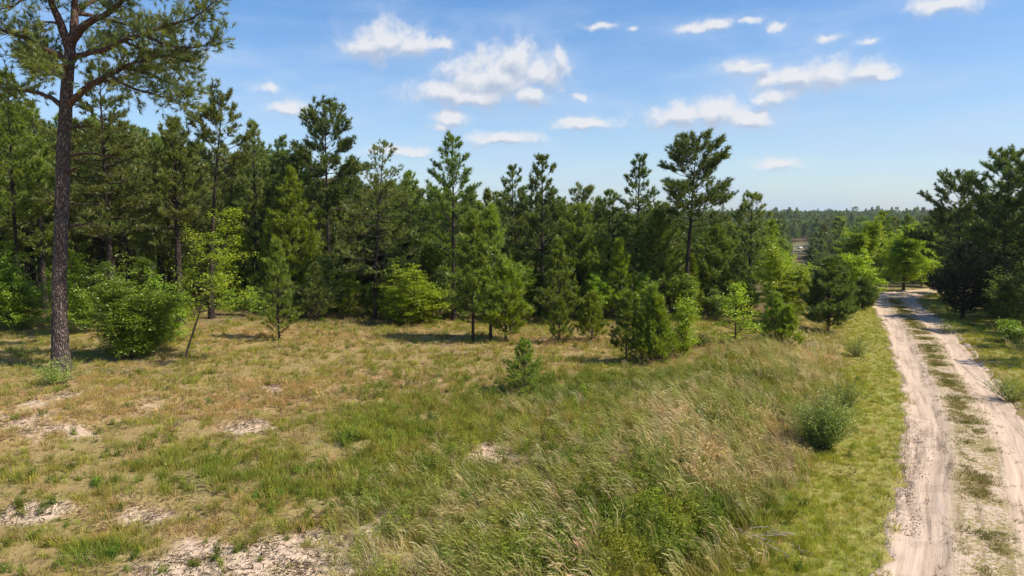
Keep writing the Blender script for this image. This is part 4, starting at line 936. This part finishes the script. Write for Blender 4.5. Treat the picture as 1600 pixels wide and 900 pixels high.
def grass_cover():
    # 1 green and olive turf
    x, y, r = sample(150000, 6.5, 50, seed=11)
    rd = road_dist(x, y); sand, straw, green, verge, wood = soils(x, y, rd)
    cl = fbm(x, y, .5, 311, 3)
    p = np.clip(.42 + .38 * green + .9 * verge - .22 * straw - .95 * sand - .5 * wood, .02, 1) * np.maximum(sm(cl, .30, .60), verge * .8)
    keep = (r.uniform(0, 1, len(x)) < p) & (np.abs(rd) > 1.42 + r.normal(0, .12, len(x)))
    x, y, rd, sand, straw, green, verge, wood = [v[keep] for v in (x, y, rd, sand, straw, green, verge, wood)]
    tall = field('tall', x, y); 
    hue = fbm(x, y, 1.4, 401, 3)
    col = mixk((.34, .32, .065), (.22, .265, .04), sm(hue, .30, .75) * (.35 + .65 * green)); col = col * (1 - straw[:, None] * .45) + np.array((.48, .37, .12)) * straw[:, None] * .45
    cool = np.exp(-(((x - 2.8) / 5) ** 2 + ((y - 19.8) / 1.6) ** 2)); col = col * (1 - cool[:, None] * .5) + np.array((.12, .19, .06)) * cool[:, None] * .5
    vg = verge[:, None] * .8; col = col * (1 - vg) + np.array((.34, .35, .045)) * vg
    col = jit(r, col)
    s = (.50 + .60 * r.uniform(0, 1, len(x))) * (.62 + .25 * green + .22 * tall) * (1 - .48 * verge) * (1 + .012 * y)
    rot = np.stack([r.normal(0, .12, len(x)), r.normal(-.12, .12, len(x)), r.uniform(0, 6.28, len(x))], 1)
    P_ = np.stack([x, y, gz(x, y, rd) - .01], 1)
    ms = [blades(500 + k, 26, .20 + .03 * k, .13, .011, mat=GM, spread=.8) for k in range(5)]
    scatter('short_grass', P_, rot, s, col, ms, 'short green and olive grass growing over the sandy field', 'grass')
    # 2 straw: low dry grass
    x, y, r = sample(110000, 6.5, 44, seed=12); rd = road_dist(x, y); sand, straw, green, verge, wood = soils(x, y, rd)
    p = np.clip(.12 + .6 * straw - .9 * sand + .25 * field('tall', x, y) - .8 * verge + .2 * wood, .02, 1) * sm(fbm(x, y, .45, 322, 3), .35, .65)
    keep = (r.uniform(0, 1, len(x)) < p) & (np.abs(rd) > 1.55); x, y, rd = x[keep], y[keep], rd[keep]
    col = jit(r, mixk((.56, .40, .17), (.46, .34, .12), r.uniform(0, 1, len(x))), .18)
    rot = np.stack([r.normal(0, .3, len(x)), r.normal(-.25, .3, len(x)), r.uniform(0, 6.28, len(x))], 1)
    ms = [blades(520 + k, 22, .17 + .03 * k, .15, .008, mat=DM, spread=1.6, curl=.9) for k in range(4)]
    scatter('dry_grass', np.stack([x, y, gz(x, y, rd) - .01], 1), rot, .5 + .7 * r.uniform(0, 1, len(x)), col, ms, 'straw coloured dry grass between the green tufts', 'dry grass')
    # 3 tall wind bent grass with pale heads
    x, y, r = sample(34000, 6.5, 32, -16, 40, seed=13); rd = road_dist(x, y); tall = field('tall', x, y) + (fbm(x, y, 1.5, 333, 3) - .5) * .9
    keep = (r.uniform(0, 1, len(x)) < sm(tall, .0, 1.0) * .7) & ((rd < -2.7 - r.uniform(0, .5, len(x))) | (rd > 2.6 + r.uniform(0, .6, len(x)))); x, y, rd = x[keep], y[keep], rd[keep]
    w_ = fbm(x, y, .9, 344, 3)
    col = jit(r, mixk((.32, .32, .09), (.58, .47, .25), sm(w_ + r.normal(0, .12, len(x)) + .14 * np.exp(-((rd + 4.6) / 1.5) ** 2), .42, .82)), .15)
    rot = np.stack([r.normal(0, .18, len(x)), r.normal(-.15, .20, len(x)), r.uniform(-1.1, 1.1, len(x))], 1)
    def stalks(seed):
        rg = np.random.default_rng(seed); n = 11; tb_V = []; 
        a = rg.uniform(0, 6.28, n); b = np.stack([np.cos(a), np.sin(a), a * 0], 1) * rg.uniform(0, .14, (n, 1)); H = rg.uniform(.38, .72, (n, 1))
        d0 = nrm(np.array([-.18, 0, 1.]) + rg.normal(0, .16, (n, 3))); d1 = nrm(d0 + np.array([-.35, 0, -.05]) + rg.normal(0, .12, (n, 3))); d2 = nrm(d1 + np.array([-.6, 0, -.45]))
        sd = nrm(np.cross(d0, rg.normal(0, 1, (n, 3)))); w0 = .0045
        p1 = b + d0 * H * .5; p2 = p1 + d1 * H * .3; p3 = p2 + d2 * H * .22
        V = np.stack([b - sd * w0, b + sd * w0, p1 - sd * w0, p1 + sd * w0, p2 - sd * .0035, p2 + sd * .0035, p2 + d2 * H * .08 - sd * .009, p2 + d2 * H * .08 + sd * .009, p3], 1).reshape(-1, 3)
        i = np.arange(n)[:, None] * 9; Q = np.concatenate([i + np.array([[0, 1, 3, 2]]), i + np.array([[2, 3, 5, 4]]), i + np.array([[4, 5, 7, 6]])]); Tn = i + np.array([[6, 7, 8]])
        t0 = np.repeat(rg.uniform(.3, 1, n), 9)
        m2 = blades(seed + 9, 14, .34, .14, .007, (-.25, 0), .7, mat=DM)
        v2 = np.empty(len(m2.vertices) * 3, np.float32); m2.vertices.foreach_get('co', v2); v2 = v2.reshape(-1, 3); k = len(V); j = np.arange(14)[:, None] * 5 + k
        return make_mesh('tall_grass_tuft', np.vstack([V, v2]), [Q, Tn, j + np.array([[0, 1, 3, 2]]), j + np.array([[2, 3, 4]])], DM, np.concatenate([t0, np.repeat(rg.uniform(0, .6, 14), 5)]))
    scatter('tall_grass', np.stack([x, y, gz(x, y, rd) - .01], 1), rot, (.38 + .48 * r.uniform(0, 1, len(x))) * (1 + .45 * np.exp(-((rd + 4.6) / 1.3) ** 2)), col, [stalks(540 + 20 * k) for k in range(5)], 'tall wind bent grass with pale seed heads beside the verge', 'tall grass')
    # 4 lush weeds bottom centre
    def weed(seed, h, n, leaf):
        rg = np.random.default_rng(seed); tb = Tubes(); pts = []
        for k in range(n):
            d = nrm(np.array([0, 0, 1.]) + rg.normal(0, .28, 3)); l = h * rg.uniform(.6, 1.1); b = np.array([rg.normal(0, .05), rg.normal(0, .05), 0]); tb.sticks([b], [b + d * l], .004, .002)
            for s in np.linspace(.15, 1, 9): pts.append(b + d * l * s)
        V, Fc, tn = leaves(rg, np.array(pts), 4, .055, leaf, .5, .42, tilt=.7); k = len(V)
        V2 = np.concatenate(tb.V); Q2 = np.concatenate(tb.Q) + k
        return make_mesh('weed', np.vstack([V, V2]), [Fc, Q2], WM, np.concatenate([tn, np.full(len(V2), .3)]))
    x, y, r = sample(26000, 6.5, 22, -14, 34, seed=14); rd = road_dist(x, y); wd = field('weed', x, y) + (fbm(x, y, 1.3, 355, 3) - .5) * 1.5
    keep = (r.uniform(0, 1, len(x)) < sm(wd, .15, 1.1) * .34 + .025) & (rd < -3.6); x, y, rd = x[keep], y[keep], rd[keep]
    col = jit(r, mixk((.19, .25, .04), (.31, .335, .05), sm(fbm(x, y, .8, 366, 2), .35, .65)), .2)
    rot = np.stack([r.normal(0, .15, len(x)), r.normal(-.08, .15, len(x)), r.uniform(0, 6.28, len(x))], 1)
    scatter('leafy_weeds', np.stack([x, y, gz(x, y, rd) - .01], 1), rot, .55 + .6 * r.uniform(0, 1, len(x)), col, [weed(600 + k, .42, 7, .045) for k in range(4)], 'lush green leafy weeds filling the near middle of the field', 'weeds')
    # 5 low scattered herbs over the whole field and the wood floor
    x, y, r = sample(26000, 7, 46, seed=15); rd = road_dist(x, y); sand, straw, green, verge, wood = soils(x, y, rd)
    keep = (r.uniform(0, 1, len(x)) < .12 + .3 * green + .3 * wood * (y < 37)) & (np.abs(rd) > 2.3); x, y, rd, wood = x[keep], y[keep], rd[keep], wood[keep]
    keep = fbm(x, y, 1.1, 377, 3) > .50; x, y, rd, wood = x[keep], y[keep], rd[keep], wood[keep]
    col = jit(r, mixk((.12, .19, .03), (.22, .25, .04), r.uniform(0, 1, len(x))), .25)
    rot = np.stack([r.normal(0, .2, len(x)), r.normal(0, .2, len(x)), r.uniform(0, 6.28, len(x))], 1)
    scatter('low_herbs', np.stack([x, y, gz(x, y, rd) - .01], 1), rot, (.35 + .45 * r.uniform(0, 1, len(x))) * (1 + .5 * wood), col, [weed(620 + k, .26, 6, .05) for k in range(3)], 'low leafy herbs dotted through the field and wood edge', 'herbs')
    # 6 litter: short dead stalks and twigs lying on the soil
    def litter(seed):
        rg = np.random.default_rng(seed); n = 12; c = rg.normal(0, .14, (n, 3)) * [1, 1, 0] + [0, 0, .012]; a = rg.uniform(0, 6.28, n); d = np.stack([np.cos(a), np.sin(a), rg.uniform(-.05, .2, n)], 1) * rg.uniform(.03, .13, (n, 1))
        tb = Tubes(); tb.sticks(c - d * .5, c + d * .5, .005, .003); me = tb.mesh('litter', DM, False); at_ = me.attributes.new('tone', 'FLOAT', 'POINT'); at_.data.foreach_set('value', np.repeat(rg.uniform(0, 1, n), 6).astype(np.float32)); return me
    x, y, r = sample(40000, 6.5, 34, seed=16); rd = road_dist(x, y); sand, straw, green, verge, wood = soils(x, y, rd)
    keep = (r.uniform(0, 1, len(x)) < .15 + .22 * sand + .3 * straw - .3 * verge) & (np.abs(rd) > 2.0); x, y, rd = x[keep], y[keep], rd[keep]
    col = jit(r, mixk((.10, .07, .045), (.36, .28, .17), sm(r.uniform(0, 1, len(x)), .3, .7)), .25)
    rot = np.stack([x * 0, x * 0, r.uniform(0, 6.28, len(x))], 1)
    scatter('ground_litter', np.stack([x, y, gz(x, y, rd) + .005], 1), rot, .6 + .8 * r.uniform(0, 1, len(x)), col, [litter(640 + k) for k in range(4)], 'dead stalks and twig litter strewn on the bare soil', 'litter')
    # 7 thin turf on the middle strip and the shoulders of the track
    r = np.random.default_rng(17); n = 24000
    d = np.concatenate([[0], np.cumsum(np.linalg.norm(np.diff(RC, axis=0), axis=1))]); s = 8 + 52 * r.uniform(0, 1, n) ** 1.1
    cx = np.interp(s, d, RC[:, 0]); cy = np.interp(s, d, RC[:, 1]); tx = np.interp(s + .3, d, RC[:, 0]) - cx; ty = np.interp(s + .3, d, RC[:, 1]) - cy; l = np.hypot(tx, ty)
    u = np.where(r.uniform(0, 1, n) < .66, r.normal(0, .21, n), np.sign(r.normal(0, 1, n)) * (1.48 + np.abs(r.normal(0, .14, n)))); wig = (fbm(s, s * 0 + 5, 3., 61, 2) - .5) * .25
    x = cx + ty / l * (u - wig); y = cy - tx / l * (u - wig); keep = (fbm(x, y, .6, 388, 3) > .47) & (s > 11); x, y, u = x[keep], y[keep], u[keep]
    col = jit(r, mixk((.15, .16, .03), (.27, .225, .085), sm(fbm(x, y, 1., 399, 3), .35, .65)), .2)
    rot = np.stack([r.normal(0, .3, len(x)), r.normal(0, .3, len(x)), r.uniform(0, 6.28, len(x))], 1)
    z = macro(x, y) + np.where(np.abs(u) > 1.35, -.04, .0)
    scatter('track_turf', np.stack([x, y, z], 1), rot, .22 + .30 * r.uniform(0, 1, len(x)), col, [blades(660 + k, 20, .17, .15, .012, mat=GM, spread=1.4, curl=.8) for k in range(3)], 'thin turf along the middle and edges of the dirt road', 'grass')
grass_cover()
def pebbles():
    r = np.random.default_rng(31); n = 9000
    d = np.concatenate([[0], np.cumsum(np.linalg.norm(np.diff(RC, axis=0), axis=1))]); s_ = 18 + 26 * r.uniform(0, 1, n) ** 1.3
    u = np.where(r.uniform(0, 1, n) < .55, r.choice([-1, 1], n) * r.normal(1.38, .10, n), r.normal(0, .38, n)); k = r.uniform(0, 1, n) < .30; u = np.where(k, r.normal(-1.12, .14, n), u); s_ = np.where(k, r.uniform(22.5, 30, n), s_)
    cx = np.interp(s_, d, RC[:, 0]); cy = np.interp(s_, d, RC[:, 1]); tx = np.interp(s_ + .3, d, RC[:, 0]) - cx; ty = np.interp(s_ + .3, d, RC[:, 1]) - cy; l = np.hypot(tx, ty); wig = (fbm(s_, s_ * 0 + 5, 3., 61, 2) - .5) * .25
    x = cx + ty / l * (u - wig); y = cy - tx / l * (u - wig); ms = []
    for q in range(3):
        rr = np.random.default_rng(q + 50); V = nrm(rr.normal(0, 1, (6, 3)) * .25 + np.array([(1, 0, 0), (-1, 0, 0), (0, 1, 0), (0, -1, 0), (0, 0, 1), (0, 0, -1)])) * [.016, .011, .008]
        F_ = [(0, 2, 4), (2, 1, 4), (1, 3, 4), (3, 0, 4), (2, 0, 5), (1, 2, 5), (3, 1, 5), (0, 3, 5)]; ms.append(make_mesh('pebble', V, [np.array(F_)], GM, np.full(6, .5)))
    rut = -.055 * np.exp(-((np.abs(u) - .90) / .34) ** 4)
    col = jit(r, mixk((.19, .145, .11), (.46, .36, .26), r.uniform(0, 1, n) ** 1.1), .2)
    rot = np.stack([r.normal(0, .3, n), r.normal(0, .3, n), r.uniform(0, 6.28, n)], 1)
    scatter('road_pebbles', np.stack([x, y, macro(x, y) + .014 + rut], 1), rot, .35 + .95 * r.uniform(0, 1, n) ** 2, col, ms, 'small stones and crumbs of soil along the ruts of the dirt road', 'pebbles')
pebbles()

def clump(px, py, h, rad, col, label, seed, n=150, name='grass_clump'):
    m_, t_, o_ = newmat('clump_blades'); at = N(t_, 'ShaderNodeAttribute', attribute_name='tone')
    c = mixc(t_, at.outputs['Fac'], tuple(v * .6 for v in col), tuple(v * 1.4 for v in col))
    d = N(t_, 'ShaderNodeBsdfDiffuse'); L(t_, c, d.inputs[0]); tr = N(t_, 'ShaderNodeBsdfTranslucent'); L(t_, c, tr.inputs[0])
    a = N(t_, 'ShaderNodeMixShader', i_0=.3); L(t_, d.outputs[0], a.inputs[1]); L(t_, tr.outputs[0], a.inputs[2]); L(t_, a.outputs[0], o_.inputs[0])
    x, y = gp(px, py); o = link(name, blades(seed, n, h, rad, .011, mat=m_, spread=1.1, curl=.7), label=label, category='grass clump')
    o.location = (x, y, gz1(x, y))
clump(545, 690, .42, .26, (.085, .15, .025), 'dark green arching grass clump in the left half of the field', 1)
clump(145, 868, .28, .40, (.13, .21, .03), 'bright green grass clump near the bottom left corner', 2)
clump(618, 835, .40, .16, (.17, .20, .05), 'spiky grass clump at the edge of the sand near the bottom', 3, 80)
clump(850, 735, .22, .30, (.10, .16, .03), 'green tuft just right of the small bare sand patch', 4)
clump(255, 615, .22, .24, (.13, .15, .035), 'round grass tuft right of the thick trunk', 5, 100)
clump(600, 606, .20, .26, (.08, .14, .03), 'dark green tuft left of the lone small pine', 6, 100)
clump(210, 700, .24, .40, (.14, .19, .03), 'broad green tuft on the left bare ground', 7)

def dead_sticks(px, py, n, rad, ln, label, seed, group=None):
    r = np.random.default_rng(seed); x, y = gp(px, py); tb = Tubes()
    for k in range(n):
        a = r.uniform(0, 6.28); l = ln * r.uniform(.4, 1); c = np.array([r.normal(0, rad), r.normal(0, rad), r.uniform(.02, .10)]); d = np.array([math.cos(a), math.sin(a), r.uniform(-.1, .25)])
        s = np.linspace(-.5, .5, 5)[:, None]; P_ = c + d * l * s + np.cumsum(r.normal(0, .03, (5, 3)), 0) * l; P_[:, 2] = np.maximum(P_[:, 2], .01)
        tb.path(P_, .010 * (1 - (s[:, 0] + .5) * .7), 5); i = r.integers(1, 4); e = P_[i] + nrm(d + r.normal(0, .6, 3)) * l * .3; tb.sticks([P_[i]], [e], .006, .003)
    o = link('brushwood', tb.mesh('brushwood', MT['dead']), label=label, category='dead branches'); o.location = (x, y, gz1(x, y))
dead_sticks(1165, 800, 26, .30, .38, 'bleached dead twigs in the shallow ditch left of the verge', 1)
dead_sticks(1215, 850, 16, .20, .32, 'nearer pile of bleached twigs beside the verge', 2)
dead_sticks(1120, 885, 10, .16, .28, 'small pale twigs at the bottom of the picture', 3)
dead_sticks(700, 536, 14, .9, 1.1, 'fallen branches under the slender pair of pines', 4)
dead_sticks(400, 505, 12, .9, 1.3, 'fallen branches at the edge of the left wood', 5)
dead_sticks(165, 585, 14, .45, .8, 'tangle of bare curved twigs below the large rounded bush', 6)
dead_sticks(1250, 545, 14, 1.0, 1.2, 'pale fallen branches between the pines and the verge', 7)

# far wood, one mass
def low_pine(seed, mat, H=9, Wd=1.9):
    tk, br, cr = pine_meshes(seed, H, .14, .25, Wd, ['dense', 'open', 'cone', 'dense'][seed % 4], 26, mat=mat, K=7, ln=.5, w=.16, dens=.45, dead=0, spread=.7)
    return cr, tk
def far_wood():
    r = np.random.default_rng(23); n = 15000
    D = 150 * (1500 / 150) ** (r.uniform(0, 1, n) ** .8); px = np.where(r.uniform(0, 1, n) < .7, r.uniform(1060, 1720, n), r.uniform(-200, 1060, n))
    x = (px - 800) / F * D; y = D
    cl = (np.abs(px - 1250) < 24) & (D < 345)
    x, y = x[~cl], y[~cl]; n = len(x)
    P_ = np.stack([x, y, macro(x, y) - .2], 1); rot = np.stack([np.zeros(n), np.zeros(n), r.uniform(0, 6.28, n)], 1)
    s = (.85 + .4 * r.uniform(0, 1, n)) * (1 + .45 * (r.uniform(0, 1, n) > .95) - .25 * (r.uniform(0, 1, n) > .6)); s3 = np.stack([s * r.uniform(.9, 1.4, n), s * r.uniform(.9, 1.4, n), s], 1)
    ms = []
    for k, mt in enumerate(('needle_dark', 'needle_dark', 'needle_mid', 'needle_olive')):
        cr, tk = low_pine(700 + k, mt); ms.append(cr)
    scatter('far_wood', P_, rot, s3, np.ones((n, 3)), ms, 'unbroken dark pine forest reaching the horizon', 'forest')
far_wood()

# the air: thin even haze round everything
def haze():
    m, t, o = newmat('summer_haze'); v = N(t, 'ShaderNodeVolumePrincipled'); v.inputs['Color'].default_value = (.80, .88, 1, 1); v.inputs['Density'].default_value = .00016; v.inputs['Anisotropy'].default_value = .2
    L(t, v.outputs[0], o.inputs['Volume'])
    a, z0, z1 = 3100., -14., 34.
    V = [(x, y, z) for z in (z0, z1) for x, y in ((-a, -a), (a, -a), (a, a), (-a, a))]
    me = make_mesh('haze', V, [np.array([[0, 3, 2, 1], [4, 5, 6, 7], [0, 1, 5, 4], [1, 2, 6, 5], [2, 3, 7, 6], [3, 0, 4, 7]])], m)
    link('haze', me, kind='stuff', label='thin pale summer haze filling the air over the whole wood', category='haze')
haze()

# pale boulders in the far clearing
def boulder(px, py, size, label, seed):
    r = np.random.default_rng(seed); D = 300.; p = atD(px, py, D); n1, n2 = 10, 7
    th = np.linspace(0, np.pi, n2)[:, None]; ph = np.linspace(0, 2 * np.pi, n1, endpoint=False)[None]
    V = np.stack([np.sin(th) * np.cos(ph), np.sin(th) * np.sin(ph), np.cos(th) * .6 + 0 * ph], -1).reshape(-1, 3); V = V * (1 + .25 * (vnoise(V[:, 0] * 3 + V[:, 2], V[:, 1] * 3, 1, seed)[:, None] - .5)) * size
    i = np.arange(n2 - 1)[:, None] * n1; j = np.arange(n1)[None]; Q = np.stack([i + j, i + n1 + j, i + n1 + (j + 1) % n1, i + (j + 1) % n1], -1).reshape(-1, 4)
    o = link('boulder', make_mesh('boulder', V, [Q], MT['pale_rock'], smooth=True), label=label, category='rock'); o.location = (p[0], D, gz1(p[0], D) + size * .3)
MT['pale_rock'] = plain_mat('pale_rock', (.62, .55, .46), .9, .2, 1.)
boulder(1238, 388, .8, 'pale boulder at the left of the far clearing', 1)
boulder(1250, 388, 1.1, 'larger pale boulder in the middle of the far clearing', 2)
print('built in %.1fs, objects %d' % (time.time() - T0, len(bpy.data.objects)))
